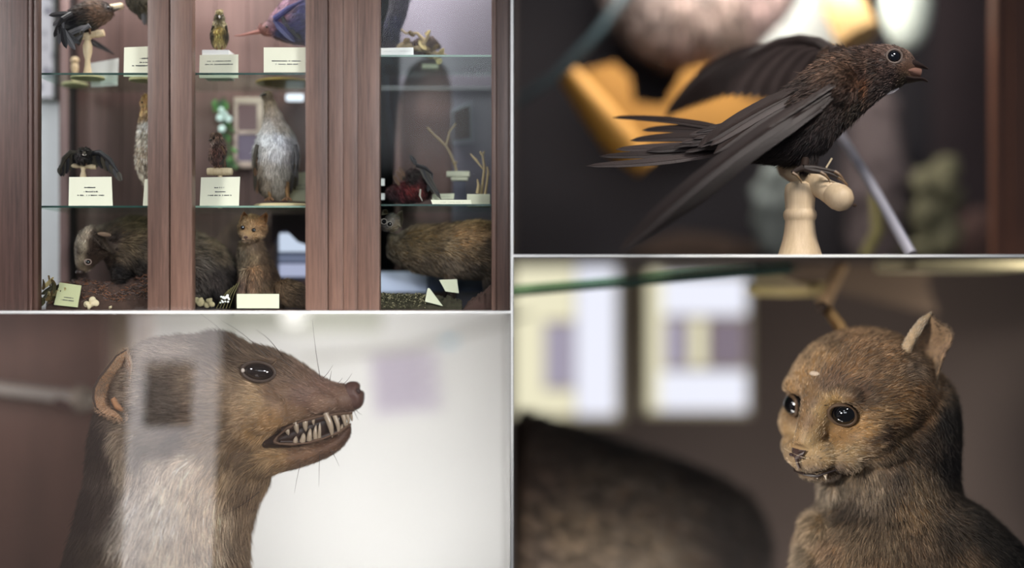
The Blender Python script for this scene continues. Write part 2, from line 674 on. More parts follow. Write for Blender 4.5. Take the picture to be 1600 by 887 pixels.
MFLOW = [  # px, py, dx, dz, length px, lift
    (555, 615, -1, 0.05, 3, .12), (525, 610, -1, 0.10, 6, .14), (490, 590, -1, 0.5, 9, .14), (500, 640, -1, -0.1, 7, .1), (450, 565, -1, 0.5, 14, .2),
    (420, 550, -1, 0.5, 17, .25), (350, 535, -0.9, 0.5, 26, .45), (300, 535, -1, 0.25, 22, .35), (240, 545, -1, 0.2, 20, .3), (200, 570, -1, 0.1, 14, .2),
    (430, 610, -1, 0.0, 9, .1), (380, 635, -1, -0.15, 14, .14), (440, 660, -1, -0.15, 7, .1), (340, 640, -1, -0.1, 19, .18), (270, 620, -1, 0.1, 20, .18),
    (220, 640, -1, -0.1, 18, .18), (280, 690, -1, -0.4, 22, .2), (400, 690, -1, -0.5, 12, .15), (470, 710, -1, -0.25, 9, .16), (530, 690, -1, -0.1, 6, .15),
    (390, 735, -0.7, -0.8, 20, .25), (350, 730, -0.6, -0.9, 22, .22), (280, 750, -0.3, -1, 26, .2), (210, 740, -0.2, -1, 26, .2), (160, 720, -0.2, -1, 22, .2), (390, 790, -0.1, -1, 26, .3),
    (340, 820, -0.05, -1, 28, .2), (250, 830, -0.2, -1, 28, .2), (150, 820, -0.25, -1, 26, .3), (380, 880, 0.15, -1, 28, .25), (120, 880, -0.3, -1, 26, .3)]


not_mouth = lambda qq, pos: ~((np.abs(qq[:, 0] - 404) / 27) ** 2 + ((qq[:, 1] - 580) / 15) ** 2 < 1)
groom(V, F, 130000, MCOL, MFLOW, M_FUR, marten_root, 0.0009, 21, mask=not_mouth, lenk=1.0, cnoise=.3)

# long dark guard hairs of the brow, and the whiskers
M_WHISK = mat_plain('whisker', (46, 38, 34), rough=0.4, var=0.2)


for a, b, sag, y, dy in [((500, 588), (488, 500), 8, .12, -.04), ((505, 590), (520, 570), 2, .1, -.05), ((515, 594), (518, 578), 1, .1, -.05),
                         ((536, 600), (550, 583), 2, .12, -.04), ((528, 598), (535, 590), 1, .12, -.04), ((500, 700), (498, 760), -4, .12, -.05), ((470, 722), (460, 770), -4, .11, -.03),
                         ((515, 700), (530, 728), -2, .12, -.03), ((440, 555), (400, 515), -5, .06, -.1), ((390, 565), (310, 488), -7, .05, -.06),
                         ((420, 560), (345, 500), -6, .05, -.06), ((455, 572), (360, 520), -6, .05, -.05), ((345, 600), (300, 560), 4, .03, -.05), ((405, 768), (340, 806), 5, .05, -.03), ((556, 640), (566, 648), 1, .15, 0),
                         ((553, 641), (560, 656), 1, .15, 0)]:
    mb = MB()
    whisker(mb, a, b, sag, y, dy)
    mb.build('whisker', M_WHISK, marten_root)

# eye with a bare rim
YE = YM - 0.118
ec = P(405, 580, YE)
M_LID = mat_plain('dark_eyelid_skin', (58, 46, 38), rough=0.6, var=0.2)
for s in (-1, 1):
    c = Vector((ec.x, YM + s * 0.118, ec.z))
    R = Matrix.Rotation(math.radians(7), 3, 'Y')
    mb = MB(); mb.ell(c, (0.050, 0.030, 0.0275), R, 28, 18)
    eye = mb.build('eye', M_EYE, marten_root)
    mb = MB()
    ring = [c + R @ Vector((0.052 * math.cos(t), s * 0.012, 0.030 * math.sin(t))) for t in [2 * math.pi * i / 32 for i in range(33)]]
    mb.tube(ring, 0.0052, n=8)
    mb.build('eyelid', M_LID, eye)
mb = MB(); mb.ell(P(379.5, 578.5, YE - 0.018), (0.006, 0.005, 0.007))
mb.build('tear_duct', mat_plain('pale_eye_corner', (190, 180, 170), rough=0.25, var=0.1), marten_root)

# nose pad
M_NOSE = mat_plain('red_brown_nose_skin', (86, 62, 56), rough=0.5, var=0.22, scale=60, bump=0.4, bscale=160)
M_NOSTRIL = mat_plain('nostril', (44, 24, 24), rough=0.6, var=0.1)
nz = loft_px([(536, 602, 536, 632, 18), (546, 596, 545, 638, 23), (557, 596, 556, 640, 24), (564, 601, 563, 637, 21), (569, 609, 568, 630, 12)], YM, n=28, steps=5, sq=2.2)
nv, nf = fuse([nz], 0.003, 4)
nq = to_pxr(nv); nn_ = normals_of(nv, nf)
for (cx, cy, r, d) in ((559, 611, 5.5, .012), (548, 628, 5, .004)):
    g = np.exp(-(((nq[:, 0] - cx) / r) ** 2 + ((nq[:, 1] - cy) / r) ** 2))
    nv = nv - nn_ * (g * d)[:, None]
nose = skin_obj('nose', nv, nf, M_NOSE, marten_root)
for s in (-1, 1):
    mb = MB(); mb.ell(P(559.5, 611, YM + s * 0.036), (0.008, 0.006, 0.010))
    mb.build('nostril', M_NOSTRIL, nose)

# mouth lining, gums, lips, teeth
M_GUM = mat_plain('dark_gum', (46, 34, 30), rough=0.3, var=0.3, scale=40)
M_LIP = mat_plain('brown_lip_skin', (88, 66, 50), rough=0.6, var=0.3, scale=50)
M_TOOTH = mat_plain('grey_ivory_tooth', (158, 142, 122), rough=0.25, spec=0.6, var=0.15, scale=30)
mo = loft_px([(395, 672, 398, 702, 34), (430, 672, 432, 700, 40), (460, 655, 462, 700, 36), (490, 640, 492, 694, 28), (520, 634, 521, 684, 22), (538, 632, 538, 672, 15)], YM, n=24, steps=4)
mo.build('mouth_lining', M_GUM, marten_root)


def side_y(px):
    return YM - S * float(np.interp(px, [425, 440, 470, 500, 525, 545, 552], [50, 47, 39, 32, 26, 18, 9]))


for lip, dy_ in (([(428, 690), (433, 682), (448, 669), (470, 658), (500, 650), (530, 646), (550, 645)], 0), ([(428, 690), (436, 693), (455, 694), (480, 692), (505, 685), (530, 675), (548, 662)], 0)):
    mb = MB()
    pts = []
    for k in range(25):
        t = k / 24 * (len(lip) - 1); i = min(int(t), len(lip) - 2); f = t - i
        x = lip[i][0] + (lip[i + 1][0] - lip[i][0]) * f; y_ = lip[i][1] + (lip[i + 1][1] - lip[i][1]) * f
        p = P(x, y_, side_y(x) - 0.004)
        pts.append(p)
    mb.tube(pts, [0.0042 + 0.0012 * math.sin(k) for k in range(25)], n=8)
    mb.build('lip', M_LIP, marten_root)
gum = MB()
gum.tube([P(x, y_, side_y(x) + 0.010) for x, y_ in ((440, 672), (470, 662), (500, 653), (530, 648), (547, 648))], [0.010, .011, .011, .009, .006], n=10)
gum.tube([P(x, y_, side_y(x) + 0.010) for x, y_ in ((438, 690), (470, 690), (500, 684), (530, 673), (546, 662))], [0.008, .009, .010, .009, .006], n=10)
gum.build('gum', M_GUM, marten_root)


def tooth(a, b, r, bend=0.0, y=None):
    mb = MB()
    ya = side_y(a[0]) + 0.003 if y is None else y
    pa, pb = P(a[0], a[1], ya), P(b[0], b[1], ya)
    pts, rad = [], []
    for i in range(8):
        t = i / 7
        p = pa.lerp(pb, t); p.y = ya - 0.002 * math.sin(math.pi * t); p.x += bend * math.sin(math.pi * t)
        pts.append(p); rad.append(max(r * (1 - t ** 2.2) ** 0.6, 0.0008) if t < 1 else 0.0006)
    mb.tube(pts, rad, n=12)
    mb.build('tooth', M_TOOTH, marten_root)


for a, b, r, bd in [((508, 645), (519, 684), .0112, .006), ((521, 646), (529, 680), .0082, .006), ((535, 646), (539, 667), .0078, .003), ((542, 647), (545, 662), .0064, .002),
                    ((548, 647), (550, 658), .005, .001), ((493, 686), (494, 664), .0078, -.002), ((499, 684), (500, 660), .0062, 0), ((483, 688), (485, 669), .0088, 0.0),
                    ((472, 690), (474, 676), .0095, .002), ((461, 692), (463, 681), .0085, 0.0), ((461, 660), (465, 677), .0098, 0), ((476, 656), (478, 674), .0098, 0), ((489, 651), (490, 664), .0068, 0),
                    ((448, 669), (451, 680), .008, 0), ((533, 672), (535, 662), .006, 0), ((541, 667), (543, 659), .005, 0)]:
    tooth(a, b, r, bd)

# ear: a rounded cupped shell
M_EAR = mat_plain('tan_ear_skin', (150, 112, 80), rough=0.75, var=0.3, scale=18)
ol = []
base = [(198, 546), (182, 556), (168, 574), (154, 592), (147, 606), (146, 622), (150, 636), (160, 646), (172, 650), (186, 655), (197, 664), (203, 650), (200, 628), (203, 600), (206, 570)]
for i in range(len(base)):
    a, b = base[i], base[(i + 1) % len(base)]
    ol += [(a[0] + (b[0] - a[0]) * t, a[1] + (b[1] - a[1]) * t) for t in (0, .5)]
emb, ear = ear_shell(ol, 182, 612, 0.045, 0.10, M_EAR, marten_root)
mb = MB()
mb.tube([P(x, y_, 0.036) for x, y_ in base[:11]], [.002, .003, .004, .004, .004, .004, .003, .002, .0015, .001, .001], n=8)
mb.build('ear_rim', mat_plain('dark_ear_rim', (60, 48, 42), rough=0.8, var=0.3), ear)
mb = MB()
mb.tube([P(x, y_, 0.050) for x, y_ in ((176, 622), (184, 634), (194, 640), (198, 630), (192, 618))], [.008, .013, .013, .010, .006], n=10)
mb.build('ear_fold', mat_plain('orange_tan_ear_fold', (178, 130, 92), rough=0.7, var=0.2, scale=25), ear)
eV = np.array([tuple(v) for v in emb.v]); eF = emb.f
groom(eV, eF, 10000, [(150, 600, 120, 96, 74), (165, 640, 176, 134, 98), (190, 560, 160, 128, 96), (200, 640, 190, 150, 112), (178, 600, 120, 92, 66)],
      [(150, 600, -.3, 1, 7, .4), (190, 640, -.4, -.5, 10, .4), (195, 560, .2, 1, 9, .4)], M_FUR, ear, 0.0011, 5, lenk=1.0)

# ---------------------------------------------------------------- what stands behind the marten
M_RWOOD = mat_wood('reddish_brown_cabinet_wood', (66, 42, 34), (112, 78, 66), 'Z', scale=5, rough=0.55, bump=0.1)
yb = 1.75
mb = MB(); mb.box((P(170, 0, yb).x, yb, -0.7), (0.2 - 0.21, yb + 0.03, Z0(487))); struct('wall_white', mb, M_WHITE, smooth=False)
yw = 1.0
mb = MB(); mb.box((-2.6, yw, -0.7), (P(147, 0, yw).x, yw + 0.04, Z0(488.5)))
mb.box((P(147, 0, yw).x, yw - 0.03, -0.7), (P(166, 0, yw).x, yw + 0.08, Z0(488.5)))
o = mb.build('side_cabinet', M_RWOOD, smooth=False)
tag(o, 'brown wooden cabinet side with edge post behind the marten', 'cabinet')
mb = MB(); mb.box((P(166, 0, 1.3).x, 1.3, -0.7), (P(236, 0, 1.3).x, 1.34, Z0(488.5)))
o = mb.build('door_jamb_board', mat_plain('beige_board', (176, 158, 138), rough=0.7, var=0.08), smooth=False)
tag(o, 'beige upright board between the wooden side and white wall', 'board')
# grey rod that holds the cabinet door
ro = empty('stay_rod', 'pale grey metal rod ending in a knob by the ear', 'rod')
yr = 0.85
mb = MB(); mb.tube([P(-60, 600, yr), P(118, 621, yr)], 0.026, n=14); mb.build('rod', mat_plain('pale_grey_metal', (170, 164, 156), rough=0.4, var=0.06), ro)
mb = MB(); mb.ell(P(128, 622, yr), (0.05, 0.045, 0.05)); mb.build('knob', mat_plain('grey_knob', (150, 140, 126), rough=0.4, var=0.1), ro)
mb = MB(); mb.tube([P(88, 626, yr - .01), P(116, 637, yr - .01)], 0.024, n=12); mb.build('catch', mat_plain('dark_red_catch', (62, 34, 34), rough=0.5, var=0.1), ro)
# paper with printed lines pinned to the wall
yp = yb - 0.02
mb = MB()
cs = [P(576, 556, yp), P(682, 544, yp), P(690, 640, yp), P(585, 652, yp)]
mb.add([c for c in cs] + [c + Vector((0, 0.012, 0)) for c in cs], [(0, 1, 2, 3), (7, 6, 5, 4), (0, 4, 5, 1), (1, 5, 6, 2), (2, 6, 7, 3), (3, 7, 4, 0)])
pn = empty('wall_notice', 'white paper with grey printed lines pinned to white wall', 'notice')
mb.build('sheet', mat_plain('lilac_paper', (226, 222, 230), rough=0.8, var=0.03), pn, smooth=False)
mb = MB()
for i in range(9):
    t = (i + 0.8) / 10.2
    a = cs[0].lerp(cs[3], t); b = cs[1].lerp(cs[2], t)
    l = a.lerp(b, 0.06); r_ = a.lerp(b, 0.93 if i % 3 else 0.75)
    h = Vector((0, 0, 0.0105)); off = Vector((0, -0.003, 0))
    mb.add([l + off + h, r_ + off + h, r_ + off - h, l + off - h], [(0, 1, 2, 3)])
mb.build('printed_lines', mat_plain('print_grey', (196, 188, 204), rough=0.8, var=0.1), pn, smooth=False)
mb = MB(); mb.box(tuple(P(690, 538, yp)), tuple(P(714, 524, yp + 0.1)), bevel=0.01)
o = mb.build('blue_tack', mat_plain('sky_blue_plastic', (150, 200, 228), rough=0.5, var=0.05)); tag(o, 'small sky blue clip on the white wall above the notice', 'clip')
mb = MB(); mb.tube([P(470, 562, yp), P(640, 545, yp), P(830, 490, yp)], 0.008, n=8)
o = mb.build('wall_cable', mat_plain('pale_grey_cable', (196, 194, 186), rough=0.6, var=0.05)); tag(o, 'thin pale cable slanting across the top of white wall', 'cable')
mb = MB(); mb.box(tuple(P(236, 520, yp)), tuple(P(600, 470, yp + 0.1)), bevel=0.005)
o = mb.build('wall_ledge', mat_plain('pale_green_grey_board', (206, 208, 196), rough=0.7, var=0.04)); tag(o, 'pale greenish ledge board along top of the white wall', 'ledge')
mb = MB(); mb.ell(P(459, 493, yp - 0.1), (0.06, 0.06, 0.045))
o = mb.build('lamp_glow', mat_emit('warm_white_bulb', (255, 252, 245), 1.6)); tag(o, 'small round white lamp glowing at top of white wall', 'lamp')

# sloping glass sheet in front, and an unseen white sheet added below to mirror in it as a pale upright band
mb = MB()
g0, g1 = (-0.06, -0.30), (-0.50, 0.8105)
mb.add([(-2.3, g0[0], g0[1]), (-0.012, g0[0], g0[1]), (-0.012, g1[0], g1[1]), (-2.3, g1[0], g1[1])], [(0, 1, 2, 3)])
o = mb.build('sloping_glass', mat_glass('half_mirror_glass', (250, 250, 250), 0.24), smooth=False); tag(o, 'clear sloping glass sheet in front of the marten with a pale upright reflection', 'glass')
def sheet_x(px, y):
    t = (y + 0.6) / (-1.16)
    a = -1.34 + (-0.22) * t
    b = -1.03 + (-0.16) * t
    return a + (b - a) * (px - 190) / 150.0


mb = MB()
for xa, xb, ya, yb_ in ((190, 340, -2.0, -1.465), (190, 217, -1.465, -1.125), (297, 340, -1.465, -1.125), (190, 340, -1.125, -0.15)):
    c = [(sheet_x(xa, ya), ya), (sheet_x(xb, ya), ya), (sheet_x(xb, yb_), yb_), (sheet_x(xa, yb_), yb_)]
    mb.add([(x, y_, -0.405) for x, y_ in c] + [(x, y_, -0.42) for x, y_ in c], [(0, 1, 2, 3), (7, 6, 5, 4), (0, 4, 5, 1), (1, 5, 6, 2), (2, 6, 7, 3), (3, 7, 4, 0)])
o = mb.build('reflector_sheet', mat_plain('matt_white_sheet', (236, 232, 232), rough=0.9, var=0.02), smooth=False); tag(o, 'white sheet added out of view on the floor so its reflection shows as a pale band over the marten neck', 'sheet')
mb = MB(); mb.box((-2.6, -2.4, -0.46), (-0.003, -0.06, -0.42)); struct('floor_front', mb, mat_plain('brown_floor', (84, 72, 66), rough=0.8, var=0.1, scale=6), smooth=False)
DESAT[0] = 0.36
# ================================================================ lower right bay: the young wildcat
YREF[0] = 0.12
YC = 0.27
KC = K(YC)
CC = P(1340, 612, YC)
a_, p_, r_ = math.radians(50), math.radians(15), math.radians(5)
F0 = Vector((-math.sin(a_), -math.cos(a_), 0)); R0 = Vector((math.cos(a_), -math.sin(a_), 0)); U0 = Vector((0, 0, 1))
Fv = F0 * math.cos(p_) - U0 * math.sin(p_)
U1 = U0 * math.cos(p_) + F0 * math.sin(p_)
Rv = R0 * math.cos(r_) - U1 * math.sin(r_)
Uv = U1 * math.cos(r_) + R0 * math.sin(r_)
HR = Matrix((Rv, Fv, Uv)).transposed()


def H(s, f, u):
    return CC + (Rv * s + Fv * f + Uv * u) * KC


def hel(s, f, u, rs, rf, ru, n=26):
    b = MB(); b.ell(H(s, f, u), (rs * KC, rf * KC, ru * KC), HR, n, 18)
    return b


shells = [hel(4, -4, 0, 112, 118, 97), hel(0, 52, 18, 84, 60, 58), hel(6, -44, -20, 100, 84, 92),
          hel(0, 128, -60, 42, 34, 28), hel(0, 112, -86, 32, 36, 18)]
for s in (-1, 1):
    shells += [hel(s * 48, 58, -36, 50, 54, 44), hel(s * 19, 132, -56, 26, 26, 22), hel(s * 56, 24, -62, 50, 60, 36), hel(s * 40, 88, 30, 30, 26, 20), hel(s * 40, 98, -60, 32, 36, 25)]
br = MB(); br.tube([H(0, 70, 22), H(0, 104, 4), H(0, 130, -20), H(0, 148, -40)], [44 * KC, 34 * KC, 23 * KC, 17 * KC], n=20); shells.append(br)
neckc = loft_px([
    (1350, 590, 1452, 566, 40, 10), (1325, 640, 1484, 606, 80, -4), (1304, 690, 1494, 665, 92, -6), (1285, 742, 1492, 730, 96, -4), (1284, 785, 1500, 772, 104), (1264, 815, 1535, 798, 116),
    (1250, 850, 1578, 838, 132), (1243, 895, 1612, 885, 142), (1226, 960, 1650, 960, 150), (1215, 1030, 1680, 1030, 150)], YC + 0.03, n=48, steps=5, sq=2.1)
tuft = []
for x, y_, rx, rz in ((1262, 835, 22, 34), (1252, 880, 22, 30), (1285, 765, 16, 26)):
    b = MB(); b.ell(P(x + 14, y_, YC - .02), (rx * KC, 0.08, rz * KC)); tuft.append(b)
V, F = fuse(shells + [neckc] + tuft, 0.0058, smooth=6)
N = normals_of(V, F)


def dent(V, N, c, R3, dep):
    d = (V - np.array(tuple(c)))
    loc = d @ np.array(HR)  # rows: s, f, u
    g = np.exp(-((loc[:, 0] / (R3[0] * KC)) ** 2 + (loc[:, 1] / (R3[1] * KC)) ** 2 + (loc[:, 2] / (R3[2] * KC)) ** 2))
    return V - N * (g * dep * KC)[:, None]


EYE = [(s * 43, 108, 6) for s in (-1, 1)]
for e in EYE:
    V = dent(V, N, H(*e), (28, 40, 22), 11)
V = dent(V, N, H(0, 170, -70), (3.5, 30, 16), 8)           # groove under the nose
for s in (-1, 1):
    for t in range(4):
        V = dent(V, N, H(s * (12 + 12 * t), 152 - 13 * t, -82 + 5.5 * t), (9, 26, 3.4), 5.5 - 0.8 * t)   # mouth line
    V = dent(V, N, H(s * 30, 118, -18), (16, 30, 12), 5)
q = to_pxr(V)
cat_root = empty('stuffed_wildcat', 'large tawny stuffed young wildcat with upright torn ear, shown head and shoulders', 'stuffed animal')
CCOL = [  # pelt tints, with shade painted in on the head's right side
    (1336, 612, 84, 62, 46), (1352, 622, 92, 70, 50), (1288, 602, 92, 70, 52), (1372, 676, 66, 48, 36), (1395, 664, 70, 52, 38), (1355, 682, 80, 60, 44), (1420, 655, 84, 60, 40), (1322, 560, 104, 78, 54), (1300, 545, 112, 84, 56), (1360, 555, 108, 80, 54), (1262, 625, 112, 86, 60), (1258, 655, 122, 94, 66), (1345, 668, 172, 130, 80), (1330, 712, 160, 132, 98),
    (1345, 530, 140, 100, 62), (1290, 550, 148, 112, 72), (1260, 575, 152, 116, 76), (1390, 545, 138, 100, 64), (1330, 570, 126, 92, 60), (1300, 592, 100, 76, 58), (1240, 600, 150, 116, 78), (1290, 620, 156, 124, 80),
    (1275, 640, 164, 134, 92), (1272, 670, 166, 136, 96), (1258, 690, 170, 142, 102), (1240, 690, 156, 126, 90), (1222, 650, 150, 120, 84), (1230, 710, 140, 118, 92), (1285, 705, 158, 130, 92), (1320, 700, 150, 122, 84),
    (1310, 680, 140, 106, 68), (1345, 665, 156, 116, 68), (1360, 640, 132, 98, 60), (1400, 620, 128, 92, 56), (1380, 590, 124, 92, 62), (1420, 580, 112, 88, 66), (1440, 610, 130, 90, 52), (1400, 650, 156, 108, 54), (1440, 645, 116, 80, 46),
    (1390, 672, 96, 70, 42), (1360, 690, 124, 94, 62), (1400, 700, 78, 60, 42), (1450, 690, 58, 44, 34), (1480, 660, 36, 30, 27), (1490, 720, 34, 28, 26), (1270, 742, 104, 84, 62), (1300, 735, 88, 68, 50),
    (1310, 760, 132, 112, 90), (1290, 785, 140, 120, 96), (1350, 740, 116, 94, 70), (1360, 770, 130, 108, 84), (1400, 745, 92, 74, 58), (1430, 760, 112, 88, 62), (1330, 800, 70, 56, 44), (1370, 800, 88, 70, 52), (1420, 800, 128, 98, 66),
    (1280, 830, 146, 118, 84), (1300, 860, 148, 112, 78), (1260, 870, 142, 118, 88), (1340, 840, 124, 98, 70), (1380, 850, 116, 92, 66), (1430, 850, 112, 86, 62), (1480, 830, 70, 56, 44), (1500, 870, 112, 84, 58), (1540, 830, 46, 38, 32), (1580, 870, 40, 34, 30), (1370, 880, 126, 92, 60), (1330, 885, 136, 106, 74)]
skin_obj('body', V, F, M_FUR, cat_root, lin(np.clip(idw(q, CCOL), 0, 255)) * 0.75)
CFLOW = [
    (1243, 700, .1, .5, 3, .15), (1260, 680, .2, 1, 5, .18), (1275, 640, .3, 1, 6, .2), (1262, 585, .5, 1, 8, .25), (1300, 560, .7, .8, 10, .25), (1345, 525, 1, .3, 11, .3), (1395, 545, 1, .1, 11, .3), (1330, 600, .8, .5, 10, .22),
    (1380, 600, 1, .2, 13, .25), (1225, 650, -.3, .8, 6, .25), (1290, 710, 1, -.2, 7, .18), (1330, 695, 1, .1, 10, .2), (1310, 680, 1, -.05, 6, .15), (1370, 650, 1, .1, 14, .25), (1420, 640, 1, -.3, 16, .28), (1440, 600, .6, -.3, 13, .25), (1480, 660, .2, -1, 14, .2),
    (1400, 690, .6, -.8, 16, .25), (1270, 738, .3, -.8, 7, .2), (1330, 750, .2, -1, 17, .25), (1300, 790, -.1, -1, 18, .3), (1400, 770, .2, -1, 18, .28), (1470, 760, .2, -1, 16, .25), (1270, 840, -.5, -.9, 22, .4), (1255, 880, -.6, -.8, 22, .4),
    (1340, 850, -.1, -1, 19, .35), (1430, 840, .1, -1, 18, .35), (1520, 830, .3, -1, 17, .3), (1580, 870, .4, -1, 17, .3)]


def not_eye(qq, pos):
    k = np.ones(len(pos), bool)
    for e in EYE:
        k &= np.linalg.norm(pos - np.array(tuple(H(*e))), axis=1) > 19 * KC
    k &= np.linalg.norm(pos - np.array(tuple(H(0, 164, -46))), axis=1) > 11 * KC
    return k


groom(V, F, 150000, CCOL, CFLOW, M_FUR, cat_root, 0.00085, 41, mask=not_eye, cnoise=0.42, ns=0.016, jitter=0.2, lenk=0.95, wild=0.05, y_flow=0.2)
for s, e in zip((-1, 1), EYE):
    fwd = (Fv * 0.80 + Rv * s * 0.60)
    mb = MB(); mb.ell(H(e[0], e[1] - 9, e[2]), (20 * KC, 19 * KC, 17.5 * KC), HR, 30, 20)
    eye = mb.build('eye', M_EYE, cat_root)
    fw = (Fv * 0.86 + Rv * s * 0.5 + Uv * 0.05).normalized(); sd = fw.cross(Uv).normalized(); up = sd.cross(fw)
    c = H(*e) + fw * 5 * KC - Fv * 5 * KC
    ring = [c + (sd * 19.5 * math.cos(t) + up * (15.5 * math.sin(t) + 3 * s * math.cos(t))) * KC for t in [2 * math.pi * i / 32 for i in range(33)]]
    mb = MB(); mb.tube(ring, 2.8 * KC, n=8)
    mb.build('eyelid', mat_plain('brown_eyelid', (74, 56, 40), rough=0.5, var=0.25), eye)
# nose leather
mb = MB()
mb.rings([[H(sx * 13, 158, -38), H(sx * 6, 164, -36), H(-sx * 6, 164, -36), H(-sx * 13, 158, -38), H(-sx * 9, 162, -47), H(0, 165, -54), H(sx * 9, 162, -47)] if k == 0 else [H(sx * 12, 160, -39), H(sx * 5, 167, -38), H(-sx * 5, 167, -38), H(-sx * 12, 160, -39), H(-sx * 8, 165, -46), H(0, 168, -53), H(sx * 8, 165, -46)] if k == 1 else [H(sx * 6, 164, -42), H(sx * 3, 169, -41), H(-sx * 3, 169, -41), H(-sx * 6, 164, -42), H(-sx * 4, 168, -45), H(0, 169, -49), H(sx * 4, 168, -45)] for k, sx in ((0, 1), (1, 1), (2, 1))])
mb.tube([H(0, 165, -52), H(0, 165, -58), H(0, 161, -67)], [3.4 * KC, 2.6 * KC, 2 * KC], n=10)
nose = mb.build('nose', mat_plain('dark_pink_brown_nose', (58, 42, 38), rough=0.4, var=0.25, scale=40), cat_root)
for s in (-1, 1):
    mb = MB(); mb.ell(H(s * 9, 166, -46), (4 * KC, 3 * KC, 2.6 * KC), HR, 12, 8); mb.build('nostril', M_NOSTRIL, nose)
# dark parted lips and the tips of two teeth
mb = MB()
mb.tube([H(s, f, u) for s, f, u in ((-40, 126, -76), (-20, 147, -82), (0, 153, -80), (20, 147, -82), (38, 128, -76), (46, 118, -72))], [.8 * KC, 1.8 * KC, 2.4 * KC, 2.4 * KC, 1.6 * KC, .8 * KC], n=10)
mb.build('lips', mat_plain('near_black_lip', (36, 26, 24), rough=0.35, var=0.2), cat_root)
for s in (17, 30):
    mb = MB(); mb.tube([H(s, 149 - abs(s) * .3, -80), H(s, 148 - abs(s) * .3, -88)], [3.2 * KC, 0.8 * KC], n=8); mb.build('tooth', M_TOOTH, cat_root)
mb = MB(); mb.ell(H(-8, 92, 58), (11 * KC, 5 * KC, 4 * KC), HR, 14, 8)
mb.build('bald_patch', mat_plain('grey_bare_skin', (176, 158, 140), rough=0.7, var=0.2, scale=60), cat_root)
# near ear, crumpled with a rolled front edge
M_CEAR = mat_plain('parchment_ear_skin', (146, 118, 90), rough=0.75, var=0.35, scale=26, bump=0.5, bscale=50)
base = [(1402, 572), (1408, 556), (1416, 542), (1424, 528), (1436, 508), (1446, 494), (1453, 489), (1460, 497), (1468, 504), (1476, 508), (1484, 513), (1489, 526), (1484, 540), (1476, 552), (1470, 572), (1464, 596), (1456, 612), (1440, 606), (1422, 592)]
ol = []
for i in range(len(base)):
    a, b = base[i], base[(i + 1) % len(base)]
    ol += [(a[0] + (b[0] - a[0]) * t, a[1] + (b[1] - a[1]) * t) for t in (0, .5)]
emb, ear = ear_shell(ol, 1450, 560, 0.16, 0.21, M_CEAR, cat_root)
mb = MB(); mb.tube([P(x, y_, 0.150) for x, y_ in ((1404, 574), (1410, 556), (1418, 540), (1428, 522), (1440, 504), (1453, 491))], [.026, .020, .017, .016, .013, .006], n=12)
eroll = mb.build('ear_roll', mat_plain('pale_rolled_ear_edge', (168, 142, 110), rough=0.8, var=0.3, scale=30, bump=0.4), ear)
groom(np.array([tuple(v) for v in emb.v]), emb.f, 4000, [(1420, 540, 150, 122, 92), (1450, 580, 104, 82, 60), (1470, 540, 150, 112, 80), (1480, 520, 120, 92, 66), (1440, 600, 110, 88, 62)],
      [(1420, 550, .5, 1, 5, .25), (1480, 530, .8, .8, 7, .4), (1450, 600, .2, 1, 8, .3)], M_FUR, ear, 0.001, 6)
er = np.array([tuple(v) for v in mb.v])
groom(er, mb.f, 2500, [(1420, 540, 172, 146, 112), (1450, 500, 176, 152, 120)], [(1420, 550, .5, 1, 5, .2), (1450, 500, .5, 1, 6, .3)], M_FUR, eroll, 0.001, 7)
# far ear, narrow and tipped dark
base = [(1322, 532), (1308, 520), (1300, 508), (1290, 494), (1279, 482), (1276, 474), (1284, 472), (1296, 476), (1306, 486), (1318, 502), (1326, 518), (1330, 534)]
ol = []
for i in range(len(base)):
    a, b = base[i], base[(i + 1) % len(base)]
    ol += [(a[0] + (b[0] - a[0]) * t, a[1] + (b[1] - a[1]) * t) for t in (0, .5)]
emb, ear2 = ear_shell(ol, 1304, 504, 0.42, 0.45, mat_plain('tan_far_ear', (158, 128, 88), rough=0.8, var=0.3), cat_root)
mb = MB(); mb.ell(P(1284, 480, 0.41), (0.022, 0.02, 0.018)); mb.build('ear_tip', mat_plain('dark_ear_tip', (52, 38, 30), rough=0.8), ear2)
# whisker stubs
M_CW = mat_plain('pale_whisker', (190, 170, 140), rough=0.5, var=0.1)
for a, b, sag in (((1262, 716), (1225, 700), 2), ((1290, 712), (1350, 690), 3), ((1288, 718), (1360, 712), 4), ((1255, 720), (1228, 722), 2)):
    mb = MB()
    whisker(mb, a, b, sag, 0.02, 0.03, 0.0008)
    mb.build('whisker', M_CW, cat_root)

# ---------------------------------------------------------------- behind the wildcat
M_BROWNBACK = mat_plain('brown_grey_backboard', (88, 76, 70), rough=0.8, var=0.08, scale=4)
yb = 2.2
mb = MB(); mb.box((0.003, yb, -0.9), (2.9, yb + 0.03, Z0(401) )); struct('wall_back', mb, M_BROWNBACK, smooth=False)


def pane(mb, x0, y0_, x1, y1, y):
    a, b = P(x0, y1, y), P(x1, y0_, y)
    mb.box((a.x, y - 0.01, a.z), (b.x, y, b.z))


